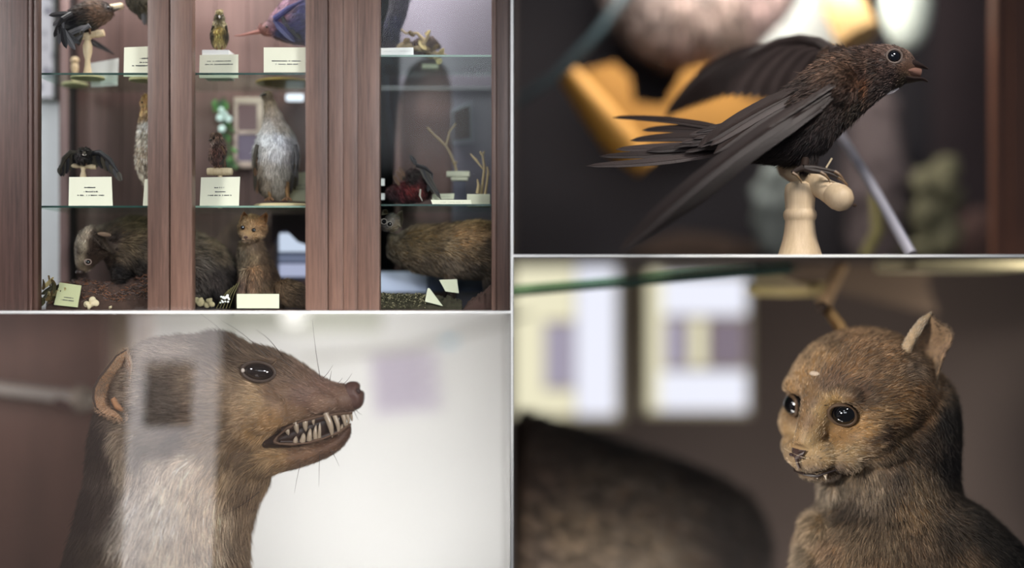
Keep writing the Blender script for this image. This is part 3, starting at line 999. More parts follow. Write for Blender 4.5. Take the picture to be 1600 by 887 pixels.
E_CREAM = mat_emit('cream_daylight', (244, 238, 206), 0.95)
E_WHITE = mat_emit('white_daylight', (240, 242, 255), 1.0)
E_LILAC = mat_emit('lilac_daylight', (188, 180, 200), 0.75)
E_MAUVE = mat_emit('mauve_daylight', (150, 136, 150), 0.7)
M_WFRAME = mat_plain('cream_window_frame', (196, 184, 158), rough=0.7, var=0.05)
yw = 2.17
w1 = empty('window_1', None, None); tag(w1, kind='structure')
for nm, r, m in (('pane', (802, 405, 850, 645), E_CREAM), ('pane', (850, 405, 897, 500), E_CREAM), ('pane', (850, 505, 897, 605), E_LILAC), ('pane', (850, 610, 897, 648), E_CREAM), ('pane', (900, 405, 962, 648), E_WHITE)):
    mb = MB(); pane(mb, *r, yw); mb.build(nm, m, w1, smooth=False)
mb = MB(); pane(mb, 801.5, 404, 975, 660, yw + 0.02); mb.build('window_frame', M_WFRAME, w1, smooth=False)
w2 = empty('window_2', None, None); tag(w2, kind='structure')
for nm, r, m in (('pane', (1014, 425, 1036, 640), E_CREAM), ('pane', (1036, 432, 1165, 492), E_WHITE), ('pane', (1036, 500, 1072, 572), E_LILAC), ('pane', (1080, 498, 1102, 572), E_CREAM), ('pane', (1108, 500, 1164, 572), E_MAUVE), ('pane', (1030, 580, 1166, 640), E_WHITE)):
    mb = MB(); pane(mb, *r, yw); mb.build(nm, m, w2, smooth=False)
mb = MB(); pane(mb, 1004, 422, 1172, 648, yw + 0.02); mb.build('window_frame', M_WFRAME, w2, smooth=False)
# the glass shelf overhead, its bright green front edge running off upward
M_GEDGE = mat_glass('green_glass_edge', (196, 220, 200), 0.12, 0.1)
M_GEDGE2 = mat_plain('dark_green_glass_edge', (52, 92, 80), rough=0.2, spec=0.6, var=0.1)
M_SHELF = mat_glass('clear_shelf_glass', (225, 240, 232), 0.05)
sh = empty('glass_shelf', 'tilted clear glass shelf with pale green edge above the wildcat', 'shelf')
p0, p1 = P(802, 458, 0.55), P(1236, 421, 0.55)
for nm, h0, h1, m in (('shelf_edge', -0.001, 0.028, M_GEDGE), ('edge_line', -0.012, -0.001, M_GEDGE2)):
    mb = MB()
    off = Vector((0.10, 0.3, 0.02)) if nm == 'edge_line' else Vector((0.004, 0.02, 0))
    vs = [p + Vector((0, 0, h)) for p in (p0, p1) for h in (h0, h1)]
    mb.add(vs + [v + off for v in vs], [(0, 2, 3, 1), (4, 5, 7, 6), (0, 1, 5, 4), (2, 6, 7, 3), (0, 4, 6, 2), (1, 3, 7, 5)])
    mb.build(nm, m, sh, smooth=False)
# furry back of a bigger mount, out of focus
YREF[0] = 1.1
bd = loft_px([(808, 642, 808, 1000, 150), (900, 668, 900, 1000, 160), (1000, 700, 1000, 1000, 150), (1100, 735, 1100, 1000, 120), (1170, 775, 1160, 1000, 80), (1205, 840, 1195, 1000, 30)], 1.2, n=32, steps=4)
bV, bF = fuse([bd], 0.02, 4)
bb = empty('furry_animal_back', 'broad dark brown furry animal back below the bright windows', 'stuffed animal')
BC = [(830, 700, 66, 52, 44), (950, 740, 70, 57, 46), (1050, 780, 68, 56, 46), (1150, 820, 46, 38, 34), (900, 830, 92, 76, 58), (1000, 850, 88, 74, 58), (820, 850, 82, 68, 56), (960, 690, 40, 32, 29), (1080, 740, 40, 32, 29)]
skin_obj('body', bV, bF, M_FUR, bb, lin(np.clip(idw(to_pxr(bV), BC), 0, 255)))
groom(bV, bF, 9000, BC, [(900, 800, 1, -.4, 26, .3), (1100, 800, 1, -.6, 24, .3)], M_FUR, bb, 0.004, 51)
# card triangle, plaster base and label boards under the shelf above
mb = MB(); mb.prism([(P(x, y_, 1.3).x, P(x, y_, 1.3).z) for x, y_ in ((1200, 411), (1462, 411), (1448, 440), (1466, 492), (1440, 486), (1300, 452), (1205, 432))], 1.30, 1.36)
o = mb.build('mount_board', mat_plain('umber_board', (96, 80, 66), rough=0.8, var=0.12, scale=6), smooth=False); tag(o, 'dark umber angular board hanging above the wildcat', 'board')
mb = MB(); mb.lathe(P(1228, 462, 0.9), (0, 0, 1), [(0, .02), (0.004, .145), (0.03, .155), (0.05, .14), (0.055, .02)], n=32)
o = mb.build('perch_base', mat_plain('cream_yellow_wood', (196, 176, 122), rough=0.6, var=0.08)); tag(o, 'round cream wooden perch base above wildcat and under glass shelf', 'perch base')  # perch base floating free, on no shelf
mb = MB(); mb.prism([(P(x, y_, .6).x, P(x, y_, .6).z) for x, y_ in ((1182, 410), (1272, 452), (1182, 446))], .6, .615)
o = mb.build('hanging_paper', mat_plain('beige_paper', (172, 154, 122), rough=0.8, var=0.08), smooth=False); tag(o, 'beige folded paper wedge beside the round perch base', 'paper')
mb = MB(); mb.box((P(1432, 0, .5).x, .5, P(0, 421, .5).z), (P(1640, 0, .5).x, 1.0, Z0(401.5)))
o = mb.build('shelf_plinth', mat_plain('cream_plinth', (206, 196, 158), rough=0.7, var=0.05), smooth=False); tag(o, 'cream rectangular plinth in the top corner above the ear', 'plinth')
mb = MB()
mb.tube([P(1318, 412, .75), P(1308, 428, .75), P(1297, 455, .75), P(1286, 474, .75)], [0.022, 0.026, 0.022, 0.03], n=12)
o = mb.build('hanging_twig', mat_plain('tan_twig', (170, 140, 106), rough=0.8, var=0.2), None); tag(o, 'blurred tan twig hanging behind the small dark ear tip', 'twig')
YREF[0] = 0.06
DESAT[0] = 0.12
# ================================================================ upper right bay: the swift on its perch
YREF[0] = 0.08
YS = 0.12
sw = empty('stuffed_swift', 'large sooty brown stuffed swift gripping a pale turned perch', 'stuffed bird')
bodyl = loft_px([
    (1120, 212, 1124, 226, 16), (1150, 196, 1158, 244, 26), (1190, 170, 1205, 252, 40), (1230, 140, 1245, 252, 50), (1262, 112, 1282, 236, 54), (1292, 90, 1310, 206, 52),
    (1318, 80, 1342, 178, 46), (1342, 74, 1368, 158, 41), (1366, 71, 1388, 145, 37), (1390, 71, 1404, 138, 34), (1410, 76, 1414, 131, 28), (1421, 83, 1423, 126, 19), (1429, 94, 1429, 117, 9)], YS, n=40, steps=6)
tuftl = MB(); tuftl.tube([P(1262, 215, YS), P(1262, 240, YS - .02), P(1258, 262, YS - .04)], [.045, .034, .012], n=14)
should = MB(); should.ell(P(1314, 132, YS - .085), (0.055, 0.05, 0.058)); should.ell(P(1308, 92, YS + .075), (0.055, 0.03, 0.04))
brow = MB()
for s in (-1, 1):
    brow.ell(P(1398, 84, YS + s * .056), (.034, .02, .014))
V, F = fuse([bodyl, tuftl, should, brow], 0.0045, 4)
N = normals_of(V, F); q = to_pxr(V)
for ex, ey, rx, ry, dep in ((1396, 89, 15, 12, .010), (1436, 112, 14, 5, .010), (1352, 118, 8, 26, .006), (1330, 140, 10, 22, .005)):
    V = V - N * (np.exp(-(((q[:, 0] - ex) / rx) ** 2 + ((q[:, 1] - ey) / ry) ** 2)) * dep)[:, None]
SCOL = [(1385, 74, 66, 52, 46), (1360, 85, 60, 46, 40), (1400, 78, 74, 60, 54), (1425, 90, 88, 72, 64), (1410, 105, 70, 52, 42), (1425, 112, 110, 84, 68), (1415, 124, 48, 42, 32), (1390, 120, 46, 36, 34), (1370, 100, 52, 40, 36),
        (1350, 105, 60, 46, 38), (1345, 120, 44, 32, 28), (1345, 135, 84, 54, 34), (1365, 140, 44, 36, 34), (1385, 140, 60, 52, 50), (1320, 100, 66, 50, 40), (1300, 110, 70, 54, 44), (1330, 150, 54, 40, 34), (1335, 165, 40, 34, 28), (1300, 180, 34, 26, 24), (1270, 220, 28, 22, 22),
        (1220, 230, 26, 20, 20), (1250, 150, 48, 38, 34), (1200, 190, 46, 36, 32), (1160, 215, 58, 46, 40), (1140, 220, 62, 50, 44), (1262, 255, 30, 22, 20)]
SCOL = [(x, y_, min(255, r_ * 1.28), min(255, g_ * 1.25), min(255, b_ * 1.22)) for x, y_, r_, g_, b_ in SCOL]
skin_obj('body', V, F, M_PLUME, sw, lin(np.clip(idw(q, SCOL), 0, 255)) * 0.6)
SFLOW = [(1430, 100, -1, .1, 2, .1), (1424, 92, -1, .2, 3, .1), (1424, 120, -1, -.1, 3, .1), (1400, 80, -1, .2, 6, .12), (1390, 110, -1, -.1, 7, .15), (1350, 90, -1, -.1, 12, .2), (1340, 130, -1, -.5, 16, .3), (1310, 160, -1, -.7, 18, .3), (1280, 200, -.7, -.8, 18, .25), (1250, 240, -.7, -.8, 18, .3),
         (1262, 258, -.3, -1, 14, .4), (1220, 200, -1, -.5, 20, .2), (1160, 220, -1, -.1, 20, .15), (1290, 100, -1, -.5, 16, .25)]


def swift_mask(qq, pos):
    return ((qq[:, 0] - 1396) / 13) ** 2 + ((qq[:, 1] - 89) / 12) ** 2 > 1


groom(V, F, 26000, SCOL, SFLOW, M_PLUME, sw, 0.0021, 61, name='plumage', mask=swift_mask, cnoise=0.55, ns=0.022, jitter=0.14, wild=0.06)
groom(V, F, 16000, SCOL, SFLOW, M_PLUME, sw, 0.0011, 62, name='down', mask=swift_mask, cnoise=0.5, jitter=0.2, wild=0.1)

# pale throat edge, eye, beak
mb = MB(); mb.tube([P(1386, 147, YS - .012), P(1395, 142.5, YS - .014), P(1404, 137.5, YS - .012)], [.004, .007, .004], n=8)
mb.build('throat_patch', mat_plain('off_white_down', (206, 196, 196), rough=0.9, var=0.05), sw)
M_RIM = mat_plain('grey_eye_rim', (112, 98, 90), rough=0.5, var=0.2)
for s in (-1, 1):
    mb = MB(); c = P(1396, 88.5, YS + s * 0.058); mb.ell(c, (.0215, .016, .0195), None, 24, 16)
    e = mb.build('eye', mat_plain('dark_blue_black_eye', (10, 13, 20), rough=0.05, spec=0.9, var=0), sw)
    mb = MB(); mb.tube([c + Vector((.024 * math.cos(t), s * .009, .0215 * math.sin(t))) for t in [2 * math.pi * i / 28 for i in range(29)]], .0034, n=6)
    mb.build('eye_rim', M_RIM, e)
M_BEAK = mat_plain('dark_horn_beak', (52, 40, 36), rough=0.35, var=0.2)
M_GAPE = mat_plain('pinkish_gape', (134, 98, 84), rough=0.6, var=0.15)
bu = loft_px([(1405, 98, 1405, 114, 27), (1420, 92, 1420, 110, 22), (1432, 96, 1432, 108, 14), (1442, 101.5, 1442, 107, 7), (1450, 106, 1450, 108.5, 2)], YS, n=20, steps=4)
bu.build('upper_beak', M_BEAK, sw)
bl = loft_px([(1405, 116, 1405, 128, 25), (1420, 119, 1419, 130, 20), (1434, 120, 1432, 127.5, 12), (1443, 122, 1442, 126.5, 6), (1450, 126.5, 1449, 128.5, 2)], YS, n=20, steps=4)
bl.build('lower_beak', M_BEAK, sw)
gp = loft_px([(1395, 108, 1395, 118, 30), (1412, 105, 1411, 121, 26), (1428, 105, 1427, 122, 17), (1438, 107, 1437, 121, 9)], YS, n=18, steps=3)
gp.build('gape', M_GAPE, sw)


# feathers: narrow blades with a raised shaft, two slightly dished vanes and real thickness
def feather(mb, p0, p1, wid, nrm, bow=(0, 0, 0), sweep=0.0, n=14, tip=0.55, th=0.0012, w0=0.35):
    p0, p1 = Vector(p0), Vector(p1)
    ax = (p1 - p0); L = ax.length; ax.normalize()
    nrm = Vector(nrm); nrm = (nrm - ax * nrm.dot(ax)).normalized()
    sd = ax.cross(nrm)
    bow = Vector(bow)
    top = []; bot = []
    for i in range(n + 1):
        t = i / n
        c = p0.lerp(p1, t) + bow * math.sin(math.pi * t) + sd * sweep * t * t * L
        wl = (w0 + (1 - w0) * min(1, t / 0.25)) if t < 0.25 else 1.0
        if t > tip:
            wl *= math.sqrt(max(0.0, 1 - ((t - tip) / (1 - tip)) ** 2)) * 0.98 + 0.02
        row = []; rb = []
        for j, f in enumerate((-1.0, -0.5, -0.07, 0.0, 0.07, 0.5, 1.0)):
            ff = f * (0.62 if f < 0 else 1.0)
            h = (0.0022 if j == 3 else 0.0) - 0.10 * wid * f * f
            p = c + sd * ff * wid * wl + nrm * h * (1 - 0.5 * t)
            row.append(p); rb.append(p - nrm * th)
        top.append(row); bot.append(rb)
    rings = [top[i] + bot[i][::-1] for i in range(n + 1)]
    return mb.rings(rings, True)


M_FEATH = mat_plain('sooty_brown_feather', (50, 40, 37), rough=0.5, spec=0.28, var=0.3, scale=14, bump=0.3, bscale=150)
M_FEATH2 = mat_plain('grey_brown_feather', (66, 55, 52), rough=0.5, spec=0.28, var=0.25, scale=14, bump=0.3, bscale=150)
M_FEATH3 = mat_plain('black_brown_feather', (44, 35, 33), rough=0.5, spec=0.28, var=0.3, scale=14, bump=0.3, bscale=150)
# tail
tl = empty('tail', None, None); tl.parent = sw
TAIL = [((1150, 205), (957, 183), .016, .010, .24, M_FEATH), ((1150, 212), (1003, 203), .020, .010, .20, M_FEATH3), ((1155, 216), (985, 219), .021, .006, .17, M_FEATH), ((1155, 222), (962, 233), .021, -.006, .13, M_FEATH2),
        ((1160, 226), (936, 244), .019, -.010, .10, M_FEATH), ((1165, 230), (915, 259), .018, -.014, .07, M_FEATH2), ((1160, 224), (1010, 236), .020, 0, .10, M_FEATH3)]
for a, b, wd, bw, ye, m in TAIL:
    mb = MB(); feather(mb, P(a[0], a[1], YS - 0.01), P(b[0], b[1], ye), wd, (0.12, -1, 0.45), (0, 0, bw), n=16, tip=0.45, w0=0.6)
    mb.build('feather', m, tl)
# rump and tail coverts
for k in range(26):
    x = random.uniform(1120, 1230); t = (x - 1120) / 110
    y_ = random.uniform(212 - 62 * t, 236 - 18 * t)
    ln = random.uniform(45, 80)
    mb = MB(); feather(mb, P(x + 20, y_ - 6, YS - 0.035 - .05 * t), P(x - ln, y_ + random.uniform(4, 12) + 14 * t, YS - 0.035 - .04 * t), .014, (0.1, -1, 0.4), (0, 0, .004), n=8, tip=0.4)
    mb.build('tail_covert', random.choice((M_FEATH, M_FEATH2, M_FEATH3)), tl)
# near wing: long swept primaries that come towards the viewer and cross the lower frame
nw = empty('wing', None, None); nw.parent = sw; nw['label'] = 'near wing, swept down and forward'
for k in range(11):
    t = k / 10
    a = P(1322 - 18 * t - 40 * max(0, t - .5), 128 + 22 * t + 40 * max(0, t - .5), 0.04 - 0.012 * k * .5)
    tipx = 968 + 110 * t ** 1.2; tipy = 394 - 66 * t ** 1.3
    b = P(tipx, tipy, -0.26 + 0.16 * t)
    mb = MB(); feather(mb, a, b, .034 - .008 * t, (-0.25, -1, 0.35), (-.020 + .008 * t, 0, .020 - .008 * t), sweep=0.0, n=18, tip=0.7)
    mb.build('primary_feather', (M_FEATH3, M_FEATH)[k % 2], nw)
for k in range(9):   # secondaries
    t = k / 8
    a = P(1310 - 56 * t, 118 + 20 * t, 0.075 - .02 * t)
    b = P(1130 - 40 * t, 250 - 30 * t + 10 * math.sin(k), -0.02 + .04 * t)
    mb = MB(); feather(mb, a, b, .030, (-0.2, -1, 0.4), (0, 0, .01), n=14, tip=0.5)
    mb.build('secondary_feather', (M_FEATH, M_FEATH2, M_FEATH)[k % 3], nw)
for k in range(46):  # coverts over the forearm, in rows
    row = k // 12
    t = (k % 12) / 11
    x = 1322 - 140 * t - 8 * row; y_ = 122 + 92 * t + 11 * row
    ln = 46 + 26 * t
    a = P(x, y_, 0.030 - 0.035 * t - .008 * (3 - row)); b = P(x - ln * .84, y_ + ln * .52, 0.004 - 0.07 * t - .008 * (3 - row))
    mb = MB(); feather(mb, a, b, .013 + .002 * row, (-0.2, -1, 0.35), (0, -.004, .003), n=7, tip=0.35)
    mb.build('covert_feather', random.choice((M_FEATH, M_FEATH2, M_FEATH3, M_FEATH)), nw)
# far wing
fw = empty('wing', None, None); fw.parent = sw; fw['label'] = 'far wing, arched behind the back'
wr = (1232, 66)
for k in range(10):
    t = k / 9
    a = P(1238 - 6 * t, 70 + 6 * t, 0.40)
    b = P(1036 + 95 * t ** 1.1, 186 - 34 * t, 0.62 - .1 * t)
    mb = MB(); feather(mb, a, b, .036, (0.1, -1, .6), (-.03 + .012 * t, 0, .058 - .020 * t), n=16, tip=0.4)
    mb.build('primary_feather', (M_FEATH, M_FEATH3)[k % 2], fw)
for k in range(9):
    t = k / 8
    a = P(1238 + 62 * t, 68 + 14 * t, 0.38 - .2 * t)
    b = P(1132 + 110 * t, 152 + 4 * t, 0.46 - .18 * t)
    mb = MB(); feather(mb, a, b, .036, (0.1, -1, .6), (0, 0, .02), n=12, tip=0.55)
    mb.build('secondary_feather', (M_FEATH, M_FEATH2)[k % 2], fw)
mb = MB(); mb.tube([P(1306, 84, .17), P(1280, 68, .28), P(1250, 62, .36), P(1218, 66, .40), P(1180, 82, .45), P(1140, 100, .5)], [.024, .022, .020, .018, .013, .005], n=12)
mb.build('wing_edge', M_FEATH2, fw)

# feet
M_FOOT = mat_plain('dark_brown_scaly_foot', (44, 32, 26), rough=0.55, var=0.35, scale=60)
M_CLAW = mat_plain('horn_claw', (120, 94, 66), rough=0.4, var=0.15)
ft = MB()
ft.tube([P(1258, 250, .07), P(1256, 262, .04)], [.014, .013], n=10)
ftb = ft.build('leg', M_FOOT, sw)
for pts in ([(1256, 262), (1272, 262), (1290, 265), (1304, 268)], [(1256, 262), (1276, 266), (1298, 272), (1310, 277)], [(1256, 263), (1270, 267), (1282, 269)], [(1254, 262), (1244, 266), (1238, 270)]):
    i = len(pts)
    mb = MB(); mb.tube([P(x, y_, .028 - .004 * k) for k, (x, y_) in enumerate(pts)], [.0105 - .002 * k for k in range(i)], n=9)
    t_ = mb.build('toe', M_FOOT, sw)
    e = pts[-1]
    mb = MB(); mb.tube([P(e[0], e[1], .015), P(e[0] + 7, e[1] + 4, .010), P(e[0] + 13, e[1] + 11, .008), P(e[0] + 15, e[1] + 17, .012)], [.006, .0045, .003, .001], n=7)
    mb.build('claw', M_CLAW, t_)
mb = MB(); mb.tube([P(1291, 262, .02), P(1300, 247, .018)], [.0028, .0028], n=8); mb.build('wire_pin', mat_plain('pale_wire', (214, 196, 160), rough=0.4, var=0.05), sw)

# the perch: turned post with a round cross bar
pc = empty('turned_perch', 'pale turned wooden perch holding up the large swift', 'perch')
M_PW = mat_wood('pale_maple', (196, 168, 132), (222, 198, 164), 'Z', scale=10, rough=0.5, bump=0.08, streak=30)
kp = K(YS)
base = P(1250, 392, YS)
prof = []
for yy, r in ((399.2, 34), (392, 32), (375, 27), (362, 24.5), (352, 23.5), (346, 23), (344, 23.5), (341, 25), (336, 26), (331, 25), (328, 23), (326, 22.5), (318, 23), (305, 24), (295, 23.5), (288, 21), (284, 14), (282, 3)):
    prof.append(((392 - yy) * kp, r * kp))
mb = MB(); mb.lathe(base, (0, 0, 1), prof, n=40); mb.build('post', M_PW, pc)
a = P(1228, 262, YS + .10); b = P(1318, 312, YS - .12)
ax = (b - a); L = ax.length
mb = MB(); mb.lathe(a, ax, [(-.02, .004), (-.018, .024), (0, .031), (.04, .034), (L * .45, .034), (L * .70, .035), (L * .78, .037), (L * .80, .0335), (L * .83, .039), (L * .92, .0425), (L * .99, .040), (L * 1.05, .030), (L * 1.075, .016), (L * 1.082, .003)], n=36)
mb.build('cross_bar', M_PW, pc)
e_ = b + ax.normalized() * .027
mb = MB(); mb.ell(e_ + Vector((0.012, -.016, -.008)), (.006, .008, .005)); mb.build('nail_hole', mat_plain('dark_hole', (70, 50, 36), rough=0.9), pc)

# ---------------------------------------------------------------- blurred shelf-mates behind the swift
M_DARKB = mat_plain('dark_blue_grey_backboard', (52, 48, 52), rough=0.8, var=0.15, scale=3)
yb = 2.0
mb = MB(); mb.box((0.003, yb, Z0(399)), (P(1455, 0, yb).x, yb + .03, 3.0)); struct('wall_back', mb, M_DARKB, smooth=False)
mb = MB(); mb.box((P(1455, 0, yb).x, yb - .01, Z0(399)), (2.9, yb + .03, 3.0)); struct('wall_back', mb, mat_plain('mauve_brown_backboard', (74, 62, 64), rough=0.8, var=0.15, scale=3), smooth=False)
mb = MB(); yw = 0.9; mb.box((P(1555, 0, yw).x, yw, Z0(399)), (P(1578, 0, yw).x, yw + .06, 3)); mb.box((P(1578, 0, yw).x, yw - .02, Z0(399)), (P(1640, 0, yw).x, yw + .1, 3))
o = mb.build('cabinet_post', mat_wood('red_brown_post', (74, 46, 36), (118, 78, 60), 'Z', scale=5), smooth=False); tag(o, 'upright reddish brown cabinet post beside the swift', 'post')
# furry belly of a bird overhead
YREF[0] = 1.4
mb = MB(); mb.ell(P(1085, -35, 1.5), (.40, .26, .40), None, 30, 20)
fV, fF = fuse([mb], .02, 2)
fb = empty('plump_grey_bird', 'plump pinkish grey bird belly blurred above the swift', 'stuffed bird')
BC = [(960, 20, 84, 72, 68), (1020, 60, 116, 101, 95), (1085, 40, 130, 112, 104), (1130, 70, 124, 106, 96), (1200, 20, 120, 100, 96), (1080, 90, 118, 96, 90), (1000, 90, 84, 70, 68)]
skin_obj('body', fV, fF, M_PLUME, fb, lin(np.clip(idw(to_pxr(fV), BC), 0, 255)))
groom(fV, fF, 5000, BC, [(1000, 50, -.3, -1, 26, .3), (1150, 50, .3, -1, 26, .3)], M_PLUME, fb, .006, 71, name='plumage', cnoise=.5)
YREF[0] = 0.06
# yellow boards
M_YEL = mat_plain('ochre_yellow_board', (182, 130, 50), rough=0.65, var=0.12, scale=6)
yy = 1.15
mb = MB(); mb.tube([P(888, 116, yy), P(925, 165, yy), P(965, 215, yy), P(1010, 262, yy)], [.045, .062, .075, .05], n=14)
st = empty('yellow_stand', 'ochre yellow wooden stand blurred behind the swift tail', 'stand')
mb.build('leg', M_YEL, st)
mb = MB(); mb.prism([(P(x, y_, yy + .2).x, P(x, y_, yy + .2).z) for x, y_ in ((905, 112), (960, 98), (985, 120), (990, 160), (1040, 165), (1070, 110), (1120, 100), (1160, 150), (1200, 160), (1150, 200), (1060, 214), (990, 262), (945, 190))], yy + .2, yy + .26)
mb.build('board', mat_plain('dull_ochre_board', (158, 112, 46), rough=0.65, var=0.15, scale=5), st, smooth=False)
# white card, tan knob, white blob, pale disc
M_WC = mat_plain('white_card', (228, 230, 226), rough=0.8, var=0.03)
M_WCD = mat_plain('pale_grey_card', (150, 153, 150), rough=0.8, var=0.03)
yk = 1.3
mb = MB(); mb.prism([(P(x, y_, yk).x, P(x, y_, yk).z) for x, y_ in ((1185, 75), (1232, 28), (1262, -20), (1296, -20), (1308, 80), (1250, 90))], yk, yk + .02)
o = mb.build('white_card', M_WCD, smooth=False); tag(o, 'bright white card standing behind the far wing', 'card')
mb = MB(); mb.lathe(P(1312, 0, 1.15), P(1350, 72, 1.1) - P(1312, 0, 1.15), [(-.15, .06), (0, .075), (.10, .085), (.17, .085), (.20, .06), (.215, .01)], n=24)
o = mb.build('round_perch_end', mat_plain('tan_turned_wood', (206, 168, 112), rough=0.5, var=0.08)); tag(o, 'rounded tan perch end blurred above the swift head', 'perch')  # perch end left without a shelf under it
mb = MB(); mb.ell(P(1417, 5, 1.4), (.11, .06, .20)); 
o = mb.build('plaster_form', mat_plain('pale_green_white_plaster', (206, 216, 206), rough=0.7, var=0.05)); tag(o, 'pale greenish white rounded form above the beak', 'base')  # plaster base left unsupported, nothing hangs it
# slanting rod that props the glass
mb = MB(); mb.tube([P(1303, 195, .55), P(1360, 285, .42), P(1424, 397, .27)], [.015, .017, .020], n=16)
o = mb.build('glass_rod', mat_plain('lilac_grey_metal', (196, 194, 204), rough=0.25, spec=0.8, metal=0.4, var=0.05)); tag(o, 'slanting shiny lilac grey rod beside the swift perch', 'rod')
# mossy and grey shapes on the shelf behind
ZFL = Z0(399) + .0008


def blob(name, label, cat, px, py, y, r, mat, seed):
    mb = MB(); mb.ell(P(px, py, y), r, None, 28, 18)
    bv, bf = fuse([mb], min(r) / 6, 1)
    nn = normals_of(bv, bf); nz_ = vnoise(bv, min(r) * .8, seed) - .5
    bv = bv + nn * (nz_ * min(r) * .5)[:, None]
    bv[:, 2] = np.maximum(bv[:, 2], ZFL)
    return tag(skin_obj(name, bv, bf, mat), label, cat)


LI = mat_plain('olive_lichen', (112, 108, 84), rough=0.9, var=0.5, scale=14)
mbl = MB()
for x, y_, rx, rz in ((1455, 290, .10, .07), (1478, 262, .06, .05), (1448, 330, .07, .07), (1470, 365, .09, .09), (1440, 395, .10, .05), (1490, 310, .05, .06)):
    mbl.ell(P(x, y_, 1.5), (rx, .06, rz), None, 20, 14)
bv, bf = fuse([mbl], .012, 1)
bv = bv + normals_of(bv, bf) * ((vnoise(bv, .05, 3) - .5) * .05)[:, None]
bv[:, 2] = np.maximum(bv[:, 2], ZFL)
tag(skin_obj('lichen_branch', bv, bf, LI), 'lumpy olive green lichen clump blurred below the beak', 'lichen')
blob('grey_rock', 'smooth grey green rock blurred behind the perch post', 'rock', 1215, 330, 1.4, (.11, .08, .22), mat_plain('grey_green_rock', (98, 104, 102), rough=0.9, var=0.15, scale=8), 4)
blob('brown_mound', 'low dull brown mound blurred under the swift tail', 'mound', 1085, 396, 1.75, (.30, .10, .09), mat_plain('dull_brown_earth', (86, 70, 60), rough=0.9, var=0.2, scale=8), 5)
blob('pinkish_stone', 'pinkish brown stone blurred in the bottom corner by post', 'stone', 1530, 372, 1.75, (.10, .06, .14), mat_plain('pinkish_brown_stone', (104, 80, 74), rough=0.9, var=0.2, scale=8), 6)
blob('mauve_bird_body', 'mauve grey body blurred behind swift breast and rod', 'stuffed bird', 1372, 290, 1.72, (.15, .10, .44), mat_plain('mauve_grey_feathering', (104, 92, 92), rough=0.9, var=0.2, scale=10), 8)
mb = MB(); mb.tube([P(1350, 404, 1.0), P(1372, 360, 1.0), P(1366, 300, 1.05)], [.02, .022, .015], n=10)
o = mb.build('olive_stem', mat_plain('olive_stem', (120, 112, 66), rough=0.8, var=0.2)); tag(o, 'olive stem blurred beside the slanting rod', 'stem')
mb = MB(); mb.tube([P(800, 165, 1.3), P(870, 118, 1.3), P(935, 50, 1.3), P(985, -20, 1.3)], [.014, .02, .02, .02], n=10)
o = mb.build('slanting_glass_shelf', mat_plain('teal_glass_edge', (40, 52, 56), rough=0.3, var=0.1)); tag(o, 'dim teal glass shelf edge slanting above yellow stand', 'shelf edge')
DESAT[0] = 0.25
# ================================================================ upper left bay: the glazed cabinet of mounts
YREF[0] = 0.15
EPS[0] = 5.0
M_OAK = mat_wood('brown_oak', (62, 43, 36), (122, 92, 78), 'Z', scale=7, rough=0.45, bump=0.35, streak=60)
M_OAKD = mat_wood('dark_brown_oak', (44, 30, 25), (86, 62, 52), 'Z', scale=7, rough=0.45, bump=0.3, streak=60)
M_BACK = mat_wood('red_brown_back_boards', (68, 47, 43), (108, 82, 76), 'Z', scale=4, rough=0.6, bump=0.1, streak=20)
M_BACKG = mat_plain('blue_grey_haze', (122, 116, 128), rough=0.7, var=0.12, scale=4)
M_BASEW = mat_wood('cream_base_wood', (196, 178, 132), (222, 206, 164), 'X', scale=12, rough=0.6, bump=0.05)
ZT, ZB = 1.98, Z0(484)
cab = empty('display_cabinet', 'brown oak display cabinet with glazed doors and glass shelves of stuffed animals', 'cabinet')


def pbox(x0, x1, ya, yb, z0=None, z1=None, mb=None, bev=0.003):
    mb = mb or MB()
    mb.box((X0(x0), ya, ZB - 0.002 if z0 is None else z0), (X0(x1), yb, ZT if z1 is None else z1), bevel=bev)
    return mb


pane_m = mat_glass('door_glass', (250, 251, 251), 0.0055)
doors = [((-20, 3, 50), (233, 265), (50, 233)), ((268, 302), (479, 513), (302, 479)), ((561, 594), (768, 797), (594, 768))]
d1 = empty('door', None, None); d1.parent = cab
mb = pbox(-40, 46, -0.018, 0.03); pbox(46, 52, -0.012, 0.03, mb=mb); mb.build('stile', mat_wood('shaded_brown_oak', (46, 32, 28), (100, 74, 66), 'Z', scale=7, rough=0.45, bump=0.35, streak=60), d1)
pbox(52, 60, -0.004, 0.03).build('bead', M_OAKD, d1)
pbox(233, 266, -0.018, 0.03).build('stile', M_OAK, d1)
mb = MB(); mb.box((X0(59), 0.004, ZB), (X0(234), 0.008, ZT)); mb.build('pane', pane_m, d1, smooth=False)
d2 = empty('door', None, None); d2.parent = cab
pbox(268.5, 302, -0.018, 0.03).build('stile', M_OAK, d2)
pbox(478.5, 513, -0.018, 0.03).build('stile', M_OAK, d2)
mb = MB(); mb.box((X0(301), 0.004, ZB), (X0(480), 0.008, ZT)); mb.build('pane', pane_m, d2, smooth=False)
pbox(513.7, 537, -0.012, 0.05).build('mullion', M_OAK, cab)
pbox(537.4, 559.6, -0.014, 0.05).build('mullion', M_OAK, cab)
d3 = empty('door', None, None); d3.parent = cab
pbox(560, 594, -0.018, 0.03).build('stile', M_OAK, d3)
mb = pbox(768, 776, -0.006, 0.03); mb.build('bead', M_OAK, d3)
pbox(776, 799, -0.018, 0.03).build('stile', M_OAKD, d3)
mb = MB(); mb.box((X0(593), 0.004, ZB), (X0(769), 0.008, ZT)); mb.build('pane', pane_m, d3, smooth=False)
